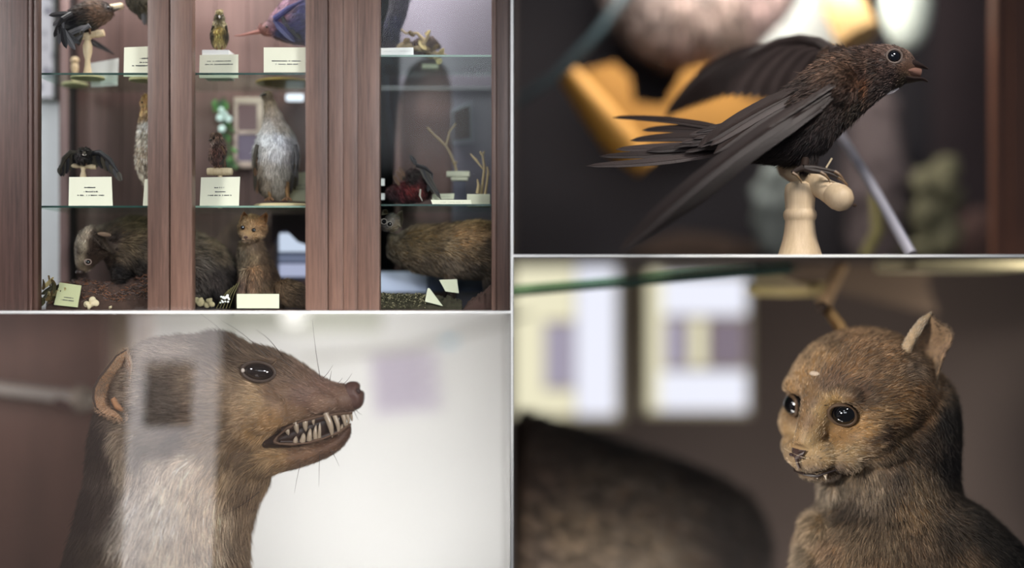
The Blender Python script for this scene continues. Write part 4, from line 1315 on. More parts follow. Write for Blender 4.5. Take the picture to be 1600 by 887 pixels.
pbox(267 - 2, 267 + 2, 0.03, 0.045).build('rebate_strip', mat_plain('black_gap_strip', (20, 14, 12), rough=0.9), cab)
YB = 0.42
# back: red brown boards, then blue grey haze and a dark arch, reflections modelled as a cut panel
mb = MB()
bx = 92
for w_ in (46, 52, 44, 55, 48, 50, 46, 54, 44, 56, 40):
    mb.box((P(bx, 0, YB).x, YB, ZB), (P(bx + w_ - 0.8, 0, YB).x, YB + 0.015, ZT), bevel=0.002); bx += w_
mb.build('back_panel', M_BACK, cab, smooth=False)
mb = MB(); mb.box((P(570, 0, YB).x, YB + 0.05, ZB), (-0.005, YB + 0.06, ZT)); mb.build('back_panel', mat_wood('dark_arch_reflection', (66, 48, 44), (96, 74, 68), 'Z', scale=4, rough=0.7, bump=0.1, streak=20), cab, smooth=False)


def hole_panel(pts_l, xl, xr):
    """panel cut by an arch outline (pixels, left foot over the top to right foot)"""
    mb = MB()
    n = len(pts_l); mid = n // 2
    q = [(P(x, y_, YB).x, P(x, y_, YB).z) for x, y_ in pts_l]
    xl, xr = P(xl, 0, YB).x, min(P(xr, 0, YB).x, -0.005)
    left = [(xl, ZB), (q[0][0], ZB)] + q[:mid + 1] + [(q[mid][0], ZT), (xl, ZT)]
    right = [(xr, ZB), (xr, ZT), (q[mid][0], ZT)] + q[mid:] + [(q[-1][0], ZB)]
    mb.prism(left, YB, YB + 0.03); mb.prism(right, YB, YB + 0.03)
    return mb


arch = [(618, 330), (617, 280), (618, 220), (622, 170), (629, 130), (640, 106), (655, 93), (671, 89), (686, 93), (697, 106), (704, 130), (707, 170), (708, 220), (708, 280), (706, 330)]
hole_panel(arch, 575, 815).build('arch_reflection', M_BACKG, cab, smooth=False)
# corner post, floor, glass side
mb = MB(); mb.box((P(95, 0, .36).x, .36, ZB), (P(107, 0, .36).x, .42, ZT), bevel=.003); mb.build('corner_post', mat_wood('mauve_brown_post', (96, 74, 72), (138, 112, 108), 'Z', scale=7), cab)
mb = MB(); mb.box((P(107, 0, .37).x, .37, ZB), (P(113, 0, .37).x, .42, ZT), bevel=.001); mb.build('corner_bead', mat_plain('near_black_bead', (34, 26, 26), rough=0.6), cab)
mb = MB(); mb.box((X0(-40), .02, Z0(486.5)), (-0.005, YB + .06, ZB)); mb.build('floor_board', M_OAKD, cab, smooth=False)
mb = MB(); mb.box((X0(29), .03, ZB + .001), (X0(30.5), .355, ZT)); mb.build('side_pane', pane_m, cab, smooth=False)
# glass shelves
M_GL = mat_glass('green_shelf_glass', (234, 243, 238), 0.06)
M_GE = mat_plain('dark_green_shelf_edge', (34, 66, 58), rough=0.25, spec=0.6, var=0.15)
M_GEL = mat_plain('light_green_shelf_edge', (128, 158, 142), rough=0.25, spec=0.6, var=0.15)


def shelf(x0, x1, py, depth, edge):
    z = P(0, py, 0.035).z
    s_ = empty('shelf', None, None); s_.parent = cab
    mb = MB(); mb.box((X0(x0), .040, z - .005), (P(x1, 0, 0.0).x, depth, z)); mb.build('shelf_glass', M_GL, s_, smooth=False)
    mb = MB(); mb.box((X0(x0), .035, z - .0055), (P(x1, 0, 0.0).x, .0398, z + .0005)); mb.build('shelf_edge', edge, s_, smooth=False)
    return z + .0007


ZU1 = shelf(45, 266, 114, .40, M_GE)
ZU2 = shelf(268, 512, 114, .40, M_GE)
ZM1 = shelf(45, 266, 321.5, .40, M_GE)
ZM2 = shelf(268, 512, 321.5, .40, M_GEL)
ZU3 = shelf(562, 796, 86, .40, M_GEL)
ZM3 = shelf(562, 796, 319, .40, M_GE)
mb = MB(); mb.box((P(594, 0, .405).x, .405, P(0, 138, .405).z), (P(766, 0, .405).x, .418, P(0, 136.4, .405).z)); mb.build('reflection_line', mat_plain('pale_reflection_line', (170, 172, 176), rough=0.4), cab)  # pale reflection line in the glass, modelled as a thin bar

# wall and framed print beyond the glass side
mb = MB(); mb.box((-2.4, .56, Z0(487)), (P(104, 0, .56).x, .59, 2.3)); struct('wall_side', mb, mat_plain('white_plaster', (214, 218, 222), rough=0.9, var=0.04, bump=0.15), smooth=False)
pr = empty('framed_print', 'tall framed purple and white floral print on white wall', 'picture')
y_ = .525
mb = MB()
for r in ((40, 153, 87, 158), (82.5, -40, 87, 156), (36, -40, 41, 156)):
    a, b = P(r[0], r[3], y_), P(r[2], r[1], y_); mb.box((a.x, y_, a.z), (b.x, 0.5595, b.z), bevel=.002)
mb.build('frame', [mat_plain('dark_bottom_frame', (70, 74, 66), rough=0.5)], pr)
m, nt, b_ = _new('floral_print')
vo = nt.nodes.new('ShaderNodeTexVoronoi'); vo.inputs['Scale'].default_value = 24
tc = nt.nodes.new('ShaderNodeTexCoord'); nt.links.new(tc.outputs['Object'], vo.inputs['Vector'])
cr = nt.nodes.new('ShaderNodeValToRGB'); cr.color_ramp.elements[0].color = c4((96, 92, 116)); cr.color_ramp.elements[1].color = c4((222, 220, 228)); cr.color_ramp.elements[0].position = .15; cr.color_ramp.elements[1].position = .5
nt.links.new(vo.outputs['Distance'], cr.inputs['Fac']); nt.links.new(cr.outputs['Color'], b_.inputs['Base Color'])
mb = MB(); a, b = P(40, 153, y_), P(83, -40, y_); mb.box((a.x, y_ + .012, a.z), (b.x, 0.5595, b.z)); mb.build('picture_sheet', m, pr, smooth=False)

# ---------------------------------------------------------------- small builders
M_CARDB = mat_plain('ivory_card', (238, 236, 212), rough=0.8, var=0.02)
M_CARDS = mat_plain('sage_cream_card', (204, 205, 180), rough=0.8, var=0.03)


def card(label, pts, y, lines=(), mat=None, lean=0.012, group=None, name='label_card'):
    """pts: four picture corners (tl, tr, br, bl); lines: rows (v, u0, u1) of small print"""
    root = empty(name, label, 'label card', group or 'label cards in the cabinet')
    mb = MB()
    c = [P(x, yy, y + (lean if k < 2 else 0)) for k, (x, yy) in enumerate(pts)]
    bk = [p + Vector((0, .004, 0)) for p in c]
    mb.add(c + bk, [(3, 2, 1, 0), (4, 5, 6, 7), (0, 1, 5, 4), (1, 2, 6, 5), (2, 3, 7, 6), (3, 0, 4, 7)])
    mb.build('card', mat or M_CARDB, root, smooth=False)
    if lines:
        mb = MB()
        for v, u0, u1 in lines:
            u = u0
            while u < u1:
                w_ = random.uniform(.016, .034)
                if random.random() < .84:
                    def at(uu, vv):
                        return c[0].lerp(c[1], uu).lerp(c[3].lerp(c[2], uu), vv) + Vector((0, -.0012, 0))
                    h = random.uniform(.016, .030)
                    mb.add([at(u, v - h), at(u + w_ * .75, v - h), at(u + w_ * .75, v + h * .6), at(u, v + h * .6)], [(0, 1, 2, 3)])
                u += w_
        mb.build('lettering', M_INK, root, smooth=False, fix=False)
    return root


def mini(name, label, shells, cols, flows, n=2500, rad=.0012, voxel=.004, cat='stuffed bird', mat=None, hname='plumage', smooth=3, cnoise=.45, lift_wild=.06, pre=None, skin=.7):
    """small mount: shells are (px, py, y, rx, ry, rz in px[, turn in degrees]) or lofts"""
    root = empty(name, label, cat)
    ms = []
    for s in shells:
        if isinstance(s, MB):
            ms.append(s); continue
        k = K(s[2])
        b = MB(); b.ell(P(s[0], s[1], s[2]), (s[3] * k, s[4] * k, s[5] * k), Matrix.Rotation(math.radians(s[6] if len(s) > 6 else 0), 3, 'Y'), 20, 14)
        ms.append(b)
    v, f = fuse(ms, voxel, smooth)
    skin_obj('body', v, f, mat or M_PLUME, root, lin(np.clip(idw(to_pxr(v), cols, eps=12), 0, 255)) * skin)
    h = groom(v, f, n, cols, flows, mat or M_PLUME, root, rad, 100 + n % 97, name=hname, cnoise=cnoise, ns=.012, jitter=.16, wild=lift_wild)
    return root


def cone(root, name, a, b, r, mat, n=8):
    mb = MB(); mb.tube([a, Vector(a).lerp(Vector(b), .5), b], [r, r * .7, r * .08], n=n); return mb.build(name, mat, root)


def ball(root, name, px, py, y, r, mat=None):
    mb = MB(); k = K(y); mb.ell(P(px, py, y), (r * k, r * k, r * k), None, 14, 10); return mb.build(name, mat or M_EYE, root)


def rod(root, name, pts, r, mat, n=8):
    mb = MB(); mb.tube([P(*p) for p in pts], r, n=n); return mb.build(name, mat, root)


def disc(root, name, px, zc, y, rx, h, mat, ry=None):
    """turned foot standing at height zc"""
    k = K(y); c = P(px, 0, y); mb = MB(); rings = []
    for d, f in ((0, .2), (0, .97), (h * .25, 1), (h * .75, .98), (h, .9), (h, .2)):
        rings.append([Vector((c.x + rx * k * f * math.cos(t), y + (ry or rx) * k * f * math.sin(t) , zc + d * k)) for t in [2 * math.pi * i / 28 for i in range(28)]])
    mb.rings(rings); return mb.build(name, mat, root)


def tee_perch(name, label, px, bar, barpy, y, zc, rx, r=4.2, cat='perch', knob=False, group=None):
    root = empty(name, label, cat, group or 'turned perches in the cabinet')
    k = K(y); top = P(px, barpy, y).z; H_ = (top - zc) / k
    mb = MB(); mb.lathe((P(px, 0, y).x, y, zc + 4 * k), (0, 0, 1), [(0, r * 1.5 * k), (H_ * .10 * k, r * 1.2 * k), (H_ * .22 * k, r * .9 * k), (H_ * .38 * k, r * .75 * k), (H_ * .55 * k, r * 1.25 * k), (H_ * .70 * k, r * 1.35 * k), (H_ * .82 * k, r * .8 * k), (H_ * .90 * k, r * 1.2 * k), ((H_ - 5) * k, r * .9 * k)], n=18)
    mb.build('post', M_PALE, root)
    if bar:
        a, b = P(*bar[0], y), P(*bar[1], y); ax = b - a; L = ax.length
        mb = MB(); mb.lathe(a, ax, [(0, .2 * r * k), (.01 * L, r * k), (.2 * L, r * 1.15 * k), (.28 * L, r * .95 * k), (.72 * L, r * .95 * k), (.8 * L, r * 1.15 * k), (.99 * L, r * k), (L, .2 * r * k)], n=16)
        mb.build('cross_bar', M_PALE, root)
    if knob:
        mb = MB(); mb.ell(P(px, barpy, y), (r * 1.5 * k, r * 1.4 * k, r * 1.2 * k)); mb.build('knob', M_PALE, root)
    disc(root, 'base', px, zc, y, rx, 4.5, M_BASEW)
    return root


def wing_fan(root, lead, tips, mat_a, mat_b, wid, nrm=(0, -1, .3), label=None):
    """feathers from points along the leading bone to their tips"""
    wg = empty('wing', None, None); wg.parent = root
    n = len(tips)
    for k in range(n):
        t = k / max(n - 1, 1) * (len(lead) - 1); i = min(int(t), len(lead) - 2); f = t - i
        a = P(*lead[i]).lerp(P(*lead[i + 1]), f)
        mb = MB(); feather(mb, a, P(*tips[k]), wid, nrm, n=8, tip=.45, th=.0008)
        mb.build('feather', (mat_a, mat_b)[k % 2], wg)
    mb = MB(); mb.tube([P(*p) for p in lead], [wid * .7] * (len(lead) - 1) + [wid * .3], n=8); mb.build('wing_edge', mat_a, wg)
    return wg


M_BLK = mat_plain('blackish_feather', (36, 34, 36), rough=.5, var=.3, scale=30)
M_GRYF = mat_plain('slate_grey_feather', (92, 90, 92), rough=.5, var=.25, scale=30)
M_BRNF = mat_plain('warm_brown_feather', (104, 78, 58), rough=.5, var=.3, scale=30)
M_DKB = mat_plain('dark_olive_feather', (62, 56, 46), rough=.5, var=.3, scale=30)
M_LEGS = mat_plain('brown_bird_leg', (112, 82, 58), rough=.6, var=.2)
M_BILL = mat_plain('horn_grey_bill', (70, 62, 54), rough=.4, var=.2)
M_TWIG = mat_plain('pale_lichen_twig', (176, 156, 120), rough=.85, var=.35, scale=40, bump=.4, bscale=120)
T3 = [(.36, .36, .62), (.50, .33, .66), (.62, .2, .8)]

# ---------------------------------------------------------------- top shelf, first bay
tee_perch('turned_perch', 'tall turned pale perch under the dark grey-winged bird', 137, ((113, 60), (163, 51)), 55, .16, ZU1, 26, 5.4)
tee_perch('turned_perch', 'short pale perch with round knob, empty, beside the tall perch', 117, None, 94, .30, ZU1, 20, 4.2, knob=True)
b = mini('dark_bird', 'blackish bird with rusty breast and drooping grey tail on tall perch', [loft_px([(96, 32, 100, 46, 8), (108, 18, 116, 52, 16), (128, 6, 136, 50, 20), (148, 2, 156, 40, 18), (165, 4, 172, 30, 12), (176, 12, 178, 22, 5)], .18, n=20, steps=3)],
         [(100, 40, 44, 42, 44), (115, 30, 30, 28, 32), (130, 22, 70, 54, 44), (150, 18, 124, 90, 66), (165, 20, 112, 84, 64), (135, 42, 52, 50, 40), (118, 45, 40, 40, 42), (170, 10, 60, 48, 42)],
         [(100, 40, -1, -.3, 8, .2), (130, 30, -1, -.2, 9, .25), (165, 20, -1, 0, 7, .2)], n=3500)
wing_fan(b, [(112, 22, .12), (98, 30, .10), (90, 42, .10)], [(76, 24, .1), (82, 40, .1), (84, 58, .1), (92, 70, .1), (104, 76, .1), (118, 78, .11), (126, 68, .12)], M_BLK, M_GRYF, .013)
wing_fan(b, [(140, 40, .12), (128, 48, .12)], [(90, 60, .14), (98, 66, .15), (110, 74, .15), (122, 72, .15)], M_GRYF, M_DKB, .013)
wing_fan(b, [(146, 62, .2), (140, 66, .2)], [(180, 86, .25), (172, 82, .25), (165, 78, .25)], M_BLK, M_GRYF, .006)
for x in (128, 140):
    rod(b, 'leg', [(x, 44, .16), (x + 1, 54, .15)], .004, M_LEGS)
cone(b, 'beak', P(176, 16, .18), P(190, 12, .18), .006, M_BILL)
ball(b, 'eye', 169, 12, .145, 2.2)
pg = empty('wooden_peg', 'tan ribbed wooden peg at the top of the cabinet above two cards', 'peg')
mb = MB(); mb.lathe(P(168, 13, .2), P(194, 9, .2) - P(168, 13, .2), [(0, .004), (.002, .009)] + [(.004 + i * .005, .010 if i % 2 else .0115) for i in range(9)] + [(.052, .008), (.054, .002)], n=16); mb.build('peg', M_PALE, pg)
b = mini('speckled_bird', 'dark speckled bird, only its barred tail and wing seen beside the oak stile', [(222, 0, .2, 24, 14, 22, 40)], [(210, 5, 74, 66, 50), (225, 15, 104, 92, 66), (230, 30, 60, 54, 44)], [(220, 10, .4, -1, 9, .3)], n=1800)
wing_fan(b, [(200, -4, .18), (222, 4, .18), (240, 8, .18)], [(204, 14, .2), (212, 22, .2), (220, 32, .2), (226, 40, .2), (232, 42, .2), (240, 36, .2)], M_DKB, M_GRYF, .012)
card('blank white slanted card behind the tall perch post', [(140, 99), (185, 91), (183, 134), (142, 136)], .22, mat=M_WC)
card('ivory card with small print beside the oak stile, top shelf', [(194, 74), (240, 72), (240, 120), (193, 119.5)], .08, [(.40, .55, .9), (.53, .5, .9), (.64, .28, .95)])
disc(empty('round_plinth', 'pale round wooden base behind the ivory card by the oak stile', 'base'), 'disc', 222, ZU1, .20, 20, 5, M_BASEW)

# ---------------------------------------------------------------- top shelf, second bay
b = mini('yellow_bird', 'small upright yellow-breasted bird on a white block', [(343, 30, .16, 8, 8, 11), (343, 55, .16, 13, 12, 21), (343, 42, .16, 11, 10, 14), (343, 21, .155, 5, 6, 6)],
         [(343, 18, 140, 124, 70), (337, 26, 84, 76, 48), (349, 26, 84, 76, 48), (343, 34, 96, 84, 52), (343, 48, 184, 152, 66), (343, 58, 196, 168, 84), (343, 70, 176, 156, 96), (331, 55, 66, 58, 42), (355, 55, 66, 58, 42), (335, 38, 168, 152, 104), (351, 38, 168, 152, 104)],
         [(343, 30, 0, -1, 5, .2), (343, 60, 0, -1, 7, .25)], n=3200, rad=.001, voxel=.003)
cone(b, 'beak', P(343, 26, .135), P(343, 29, .118), .005, M_BILL)
for s in (-1, 1):
    ball(b, 'eye', 343 + s * 5, 24, .142, 1.3)
    rod(b, 'leg', [(343 + s * 4, 72, .15), (343 + s * 4, 80, .145)], .0028, M_LEGS)
    wing_fan(b, [(343 + s * 10, 40, .14), (343 + s * 13, 52, .15)], [(343 + s * 13, 66, .16), (343 + s * 11, 72, .17), (343 + s * 8, 77, .18)], M_DKB, M_BLK, .006)
mb = MB(); mb.box((P(319, 0, .15).x, .12, ZU2), (P(361, 0, .15).x, .2, P(0, 80.5, .15).z), bevel=.002)
o = mb.build('white_block', M_WHITE); tag(o, 'white wooden block under the small yellow bird', 'block')
card('cream card with faint print in front of the yellow bird block', [(312, 86), (372, 85), (372, 122), (311, 122)], .10, [(.28, .2, .8), (.42, .15, .85)])
b = mini('purple_bird', 'dark purple blue bird with a long thin bill above a printed card', [loft_px([(404, 42, 408, 54, 6), (416, 34, 424, 58, 11), (430, 16, 446, 66, 20), (448, -4, 474, 70, 26), (468, -30, 500, 70, 28), (490, -50, 520, 66, 24)], .20, n=20, steps=3)],
         [(410, 48, 150, 100, 90), (425, 40, 116, 80, 92), (440, 22, 150, 104, 122), (455, 6, 160, 116, 136), (435, 50, 52, 60, 96), (450, 50, 62, 60, 104), (465, 40, 70, 66, 118), (470, 15, 76, 74, 130), (430, 62, 70, 50, 56)],
         [(420, 45, 1, .5, 7, .2), (460, 30, 1, .5, 10, .25)], n=3500)
mb = MB(); mb.tube([P(408, 49, .2), P(392, 52, .195), P(378, 55, .19), P(366, 56, .19)], [.008, .005, .0035, .0015], n=8); mb.build('beak', mat_plain('pink_brown_bill', (156, 106, 96), rough=.4, var=.15), b)
ball(b, 'eye', 417, 42, .17, 2)
wing_fan(b, [(428, 30, .15), (450, 14, .15), (476, 0, .15)], [(462, 66, .16), (472, 62, .16), (480, 54, .16), (488, 46, .16), (496, 36, .16)], mat_plain('violet_blue_feather', (58, 58, 100), rough=.35, var=.3, scale=20), M_BLK, .014)
card('white card with two lines of grey print under the purple bird', [(412, 74), (484, 74), (484, 113), (412, 113)], .06, [(.55, .18, .8), (.68, .24, .74)])
pb = empty('wedge_plinth', 'yellow brown wooden base under the shelf glass by printed card', 'base')
disc(pb, 'disc', 446, ZU2, .27, 46, 5, mat_plain('ochre_base_wood', (176, 140, 70), rough=.6, var=.15, scale=10))

# ---------------------------------------------------------------- top shelf, third bay
b = mini('blue_black_bird', 'blue black bird with its head out of sight on a dry branch', [loft_px([(602, 78, 618, 80, 8), (600, 60, 622, 66, 12), (602, 38, 626, 44, 14), (608, 16, 634, 22, 15), (612, -10, 640, -6, 14)], .2, n=18, steps=3)],
         [(610, 70, 66, 56, 66), (612, 50, 42, 42, 62), (618, 30, 48, 48, 74), (622, 10, 60, 54, 70)], [(615, 40, -.2, -1, 9, .25)], n=2200)
br_ = empty('dry_branch', 'knotty dry branch with curled pale leaves beside the blue black bird', 'branch')
rod(br_, 'stem', [(600, 84, .2), (630, 70, .2), (660, 76, .2), (690, 86, .2)], [.008, .010, .011, .005], M_TWIG)
rod(br_, 'stem', [(622, 42, .2), (634, 52, .2), (652, 52, .19), (662, 62, .19)], [.003, .004, .005, .006], M_TWIG)
rod(br_, 'stem', [(655, 78, .19), (668, 58, .18), (672, 48, .18)], [.009, .006, .003], M_TWIG)
rod(br_, 'stem', [(678, 92, .2), (692, 84, .2), (700, 88, .2)], [.008, .005, .002], M_TWIG)
M_LEAF = mat_plain('pale_curled_leaf', (190, 172, 120), rough=.8, var=.3, scale=30)
M_LEAFD = mat_plain('brown_dry_leaf', (98, 80, 48), rough=.85, var=.35, scale=30)
for x, y_, dx, dy, m in ((656, 62, 10, 16, M_LEAF), (664, 52, 8, -4, M_LEAF), (660, 70, 12, 8, M_LEAFD), (648, 56, -10, -6, M_LEAFD), (672, 76, 14, -6, M_LEAFD), (684, 84, 10, -8, M_LEAF), (640, 60, -8, 8, M_LEAFD), (668, 82, 8, 10, M_LEAFD), (690, 92, -6, 8, M_LEAF)):
    mb = MB(); feather(mb, P(x, y_, .19), P(x + dx, y_ + dy, .17), .012, (.3, -1, .4), n=7, tip=.5); mb.build('leaf', m, br_)
mb = MB(); mb.ell(P(662, 73, .22), (.05, .03, .026)); bv, bf = fuse([mb], .005, 1)
nn_ = normals_of(bv, bf); skin_obj('knot', bv + nn_ * ((vnoise(bv, .014, 9) - .4) * .03)[:, None], bf, mat_plain('dark_bark', (70, 54, 46), rough=.9, var=.4, scale=40), br_)
card('thin white strip card with one printed line at the top shelf edge', [(594, 75), (646, 74), (646, 86), (594, 86)], .05, [(.5, .12, .9)], mat=M_WC)
mb = MB(); mb.box((P(660, 0, .3).x, .29, P(0, 107, .3).z), (P(684, 0, .3).x, .33, P(0, 101, .3).z)); 
o = mb.build('shelf_tag', M_CARDS, smooth=False); tag(o, 'tiny cream tag hanging below the dry branch, in dark reflected arch', 'tag')
fr = empty('wall_picture', 'small dark slanted picture in a pale mount beside the reflected arch', 'picture')
mb = MB(); mb.prism([(P(x, y_, .405).x, P(x, y_, .405).z) for x, y_ in ((705, 170), (737, 158), (741, 222), (707, 226))], .402, .418); mb.build('mount_sheet', mat_plain('blue_grey_mount', (140, 142, 152), rough=.8), fr, smooth=False)
mb = MB(); mb.prism([(P(x, y_, .40).x, P(x, y_, .40).z) for x, y_ in ((708, 175), (734, 164), (736, 216), (709, 220))], .396, .402); mb.build('picture_sheet', mat_plain('dark_brown_picture', (66, 52, 50), rough=.6, var=.3, scale=20), fr, smooth=False)

# ---------------------------------------------------------------- middle shelf, first bay
tee_perch('turned_perch', 'small pale perch under the spread-winged swift, behind a card', 130, ((112, 258), (150, 261)), 259, .14, ZM1, 13, 3.6)
b = mini('small_swift', 'small dark swift facing out with both wings spread down, middle shelf', [(131, 246, .13, 13, 16, 11), (132, 237, .11, 9, 10, 7)],
         [(131, 236, 60, 50, 44), (131, 243, 36, 30, 30), (131, 252, 48, 38, 36), (122, 245, 42, 36, 32), (142, 245, 42, 36, 32)], [(131, 246, 0, -1, 6, .25)], n=1800, rad=.001, voxel=.003)
for s in (-1, 1):
    ball(b, 'eye', 132 + s * 5, 236, .092, 1.5)
cone(b, 'beak', P(132, 239, .09), P(132, 241, .076), .006, M_BILL)
mb = MB(); mb.ell(P(132, 241.5, .088), (.007, .004, .004)); mb.build('throat_patch', mat_plain('pale_throat', (178, 168, 160), rough=.9), b)
wing_fan(b, [(124, 240, .13), (110, 238, .12), (100, 248, .12), (95, 262, .12)], [(122, 260, .14), (116, 264, .14), (110, 268, .14), (104, 272, .13), (99, 276, .13), (95, 276, .13), (93, 273, .13)], M_DKB, M_BLK, .012)
wing_fan(b, [(140, 240, .13), (156, 238, .12), (172, 250, .12), (184, 268, .12)], [(146, 258, .14), (152, 262, .14), (160, 264, .14), (168, 268, .14), (176, 272, .13), (182, 278, .13), (188, 283, .12), (190, 283, .12)], M_BLK, M_DKB, .012)
for s in (-1, 1):
    rod(b, 'leg', [(131 + s * 4, 252, .12), (131 + s * 4, 258, .12)], .003, M_LEGS)
card('ivory card with three printed lines under the spread-winged small swift', [(108, 276.5), (174, 276), (176, 323), (107, 323)], .06, T3)
b = mini('speckled_grouse', 'tall white and brown speckled bird half hidden by the oak stile', [loft_px([(222, 165, 240, 165, 8), (216, 200, 246, 200, 14), (214, 225, 250, 225, 20), (212, 250, 252, 250, 22), (218, 274, 250, 274, 16), (226, 292, 246, 292, 8)], .2, n=20, steps=3), (232, 160, .2, 11, 10, 14)],
         [(225, 160, 176, 128, 72), (222, 180, 168, 130, 84), (224, 192, 196, 190, 180), (222, 210, 186, 172, 152), (220, 240, 178, 156, 132), (224, 270, 166, 148, 126)], [(225, 220, -.1, -1, 7, .25)], n=7000, rad=.0009, cnoise=.9)
ball(b, 'eye', 222, 160, .175, 1.8)
for x in (226, 236):
    rod(b, 'leg', [(x, 286, .2), (x, P(0, 0, .2).z and 326, .2)], .005, M_LEGS)
card('narrow strip of an ivory card in front of the speckled grouse', [(226, 280), (250, 278), (250, 323), (223, 323)], .07)

# ---------------------------------------------------------------- middle shelf, second bay
card('ivory card with three printed lines under the small brown speckled bird', [(314, 277), (375, 276), (373, 323), (312, 323)], .06, T3)
pk = empty('bar_perch', 'short round pale bar perch under the brown speckled bird', 'perch')
mb = MB(); mb.lathe(P(323, 268, .13), P(365, 268, .13) - P(323, 268, .13), [(0, .002), (.002, .011), (.012, .0125), (.07, .0125), (.082, .011), (.085, .002)], n=18); mb.build('cross_bar', M_PALE, pk)
rod(pk, 'post', [(344, 270, .135), (344, 300, .135), (344, 325.4, .135)], .007, M_PALE)
b = mini('brown_bird', 'small brown speckled bird perched on the pale bar perch', [(340, 240, .13, 12, 11, 18, 12), (338, 217, .13, 8, 8, 10), (345, 256, .14, 7, 7, 9)],
         [(338, 212, 108, 78, 62), (335, 224, 150, 128, 112), (340, 238, 104, 66, 54), (345, 250, 88, 58, 50), (332, 240, 120, 92, 78), (340, 228, 74, 52, 46)], [(340, 235, .1, -1, 7, .3)], n=2500, cnoise=.9, rad=.0011, voxel=.003)
ball(b, 'eye', 334, 216, .108, 1.5)
cone(b, 'beak', P(331, 218, .115), P(325, 220, .108), .004, M_BILL)
wing_fan(b, [(346, 228, .11), (352, 242, .12)], [(352, 262, .13), (349, 264, .13), (346, 262, .13), (343, 258, .12)], M_BRNF, M_DKB, .007)
for x in (336, 343):
    rod(b, 'leg', [(x, 254, .13), (x, 264, .125)], .003, M_LEGS)
g_ = mini('white_grouse', 'tall pale grouse with raised head and white breast on oval base', [
    loft_px([(411, 148, 424, 146, 7), (412, 160, 430, 158, 9), (413, 176, 437, 174, 12), (411, 196, 446, 192, 18), (403, 216, 459, 212, 27), (397, 240, 465, 238, 34), (398, 262, 464, 260, 34), (402, 282, 459, 280, 29), (410, 300, 452, 298, 20), (420, 307, 444, 306, 10)], .2, n=24, steps=4),
    (418, 150, .19, 8, 9, 8), (444, 262, .24, 14, 24, 34)],
    [(418, 146, 120, 100, 76), (416, 158, 150, 130, 104), (424, 172, 168, 150, 132), (432, 186, 164, 148, 136), (420, 196, 200, 192, 186), (440, 200, 160, 146, 134), (418, 215, 226, 226, 228), (436, 214, 224, 224, 232), (452, 220, 178, 172, 178), (410, 235, 212, 206, 200), (432, 238, 226, 222, 222), (455, 245, 170, 160, 158),
     (404, 262, 150, 132, 110), (425, 262, 196, 184, 170), (448, 265, 166, 156, 142), (415, 284, 150, 132, 110), (435, 285, 168, 156, 140), (404, 280, 84, 68, 50), (456, 280, 96, 82, 68)],
    [(418, 150, .2, -1, 5, .2), (430, 190, .1, -1, 8, .2), (430, 240, 0, -1, 11, .25), (430, 285, 0, -1, 12, .35), (400, 270, -.2, -1, 11, .3)], n=16000, rad=.0009, cnoise=.25)
cone(g_, 'beak', P(412, 147, .175), P(405, 151, .165), .006, M_BILL)
ball(g_, 'eye', 415, 147, .158, 1.6)
for s, x in ((0, 420), (1, 448)):
    rod(g_, 'leg', [(x, 284, .17), (x + 1, 300, .165), (x + 2, 309, .155)], [.010, .006, .005], mat_plain('tan_feathered_leg', (128, 96, 60), rough=.8, var=.3, scale=40))
    for dx in (-9, -2, 6):
        rod(g_, 'toe', [(x + 2, 309, .155), (x + 2 + dx * .6, 311, .14), (x + 2 + dx, 313, .13)], [.005, .004, .002], M_LEGS)
wing_fan(g_, [(402, 226, .13), (398, 245, .13), (398, 262, .14)], [(398, 300, .17), (402, 304, .18), (407, 304, .19), (410, 298, .19)], M_DKB, M_BRNF, .009)
wing_fan(g_, [(461, 226, .13), (465, 245, .14), (463, 262, .15)], [(455, 300, .19), (460, 298, .19), (464, 292, .19)], M_GRYF, M_DKB, .010)
ob = empty('oval_plinth', 'wide oval cream wooden base under the pale grouse', 'base')
disc(ob, 'disc', 442, ZM2, .17, 46, 6.5, M_BASEW, ry=34)
card('sage card with two faint lines leaning behind the pale grouse', [(453, 271), (486, 268), (486, 315), (450, 314)], .235, [(.45, .3, .9), (.57, .25, .9)], mat=M_CARDS)
# reflection of a lit window and plant, modelled as glowing panes and leaves
wn = empty('reflected_window', None, None); tag(wn, kind='structure')
mb = MB()
for r in ((366, 152, 411, 163), (402, 163, 411, 262), (366, 252, 411, 262), (366, 204, 404, 210), (366, 160, 371, 255)):
    a, b = P(r[0], r[3], .40), P(r[2], r[1], .40); mb.box((a.x, .395, a.z), (b.x, .418, b.z), bevel=.002)
mb.build('window_frame', mat_plain('pinkish_cream_frame', (206, 184, 172), rough=.7, var=.05), wn)
for r, m in (((371, 163, 402, 204), mat_emit('mauve_pane_light', (150, 124, 124), .55)), ((371, 210, 402, 252), mat_emit('grey_violet_pane_light', (134, 122, 142), .6))):
    mb = MB(); a, b = P(r[0], r[3], .41), P(r[2], r[1], .41); mb.box((a.x, .408, a.z), (b.x, .418, b.z)); mb.build('pane', m, wn, smooth=False)
pl = empty('reflected_plant', 'reflection of a leafy green plant with pale highlights, modelled before the reflected window', 'plant')
rod(pl, 'stem', [(350, 152, .385), (352, 190, .385), (358, 225, .385), (360, 268, .385)], .004, mat_plain('green_stem', (62, 92, 50), rough=.7))
rr = random.Random(4)
for k in range(46):
    t = rr.random(); x = 346 + 14 * t + rr.uniform(-9, 9); y_ = 154 + 108 * t
    mb = MB(); feather(mb, P(x, y_, .38), P(x + rr.uniform(-9, 9), y_ + rr.uniform(2, 12), .372), .008, (rr.uniform(-.5, .5), -1, .3), n=6, tip=.4)
    mb.build('leaf', mat_plain('leaf_green', (82, 128, 66), rough=.5, var=.3) if k % 2 else mat_plain('dark_leaf_green', (44, 78, 46), rough=.5, var=.3), pl)
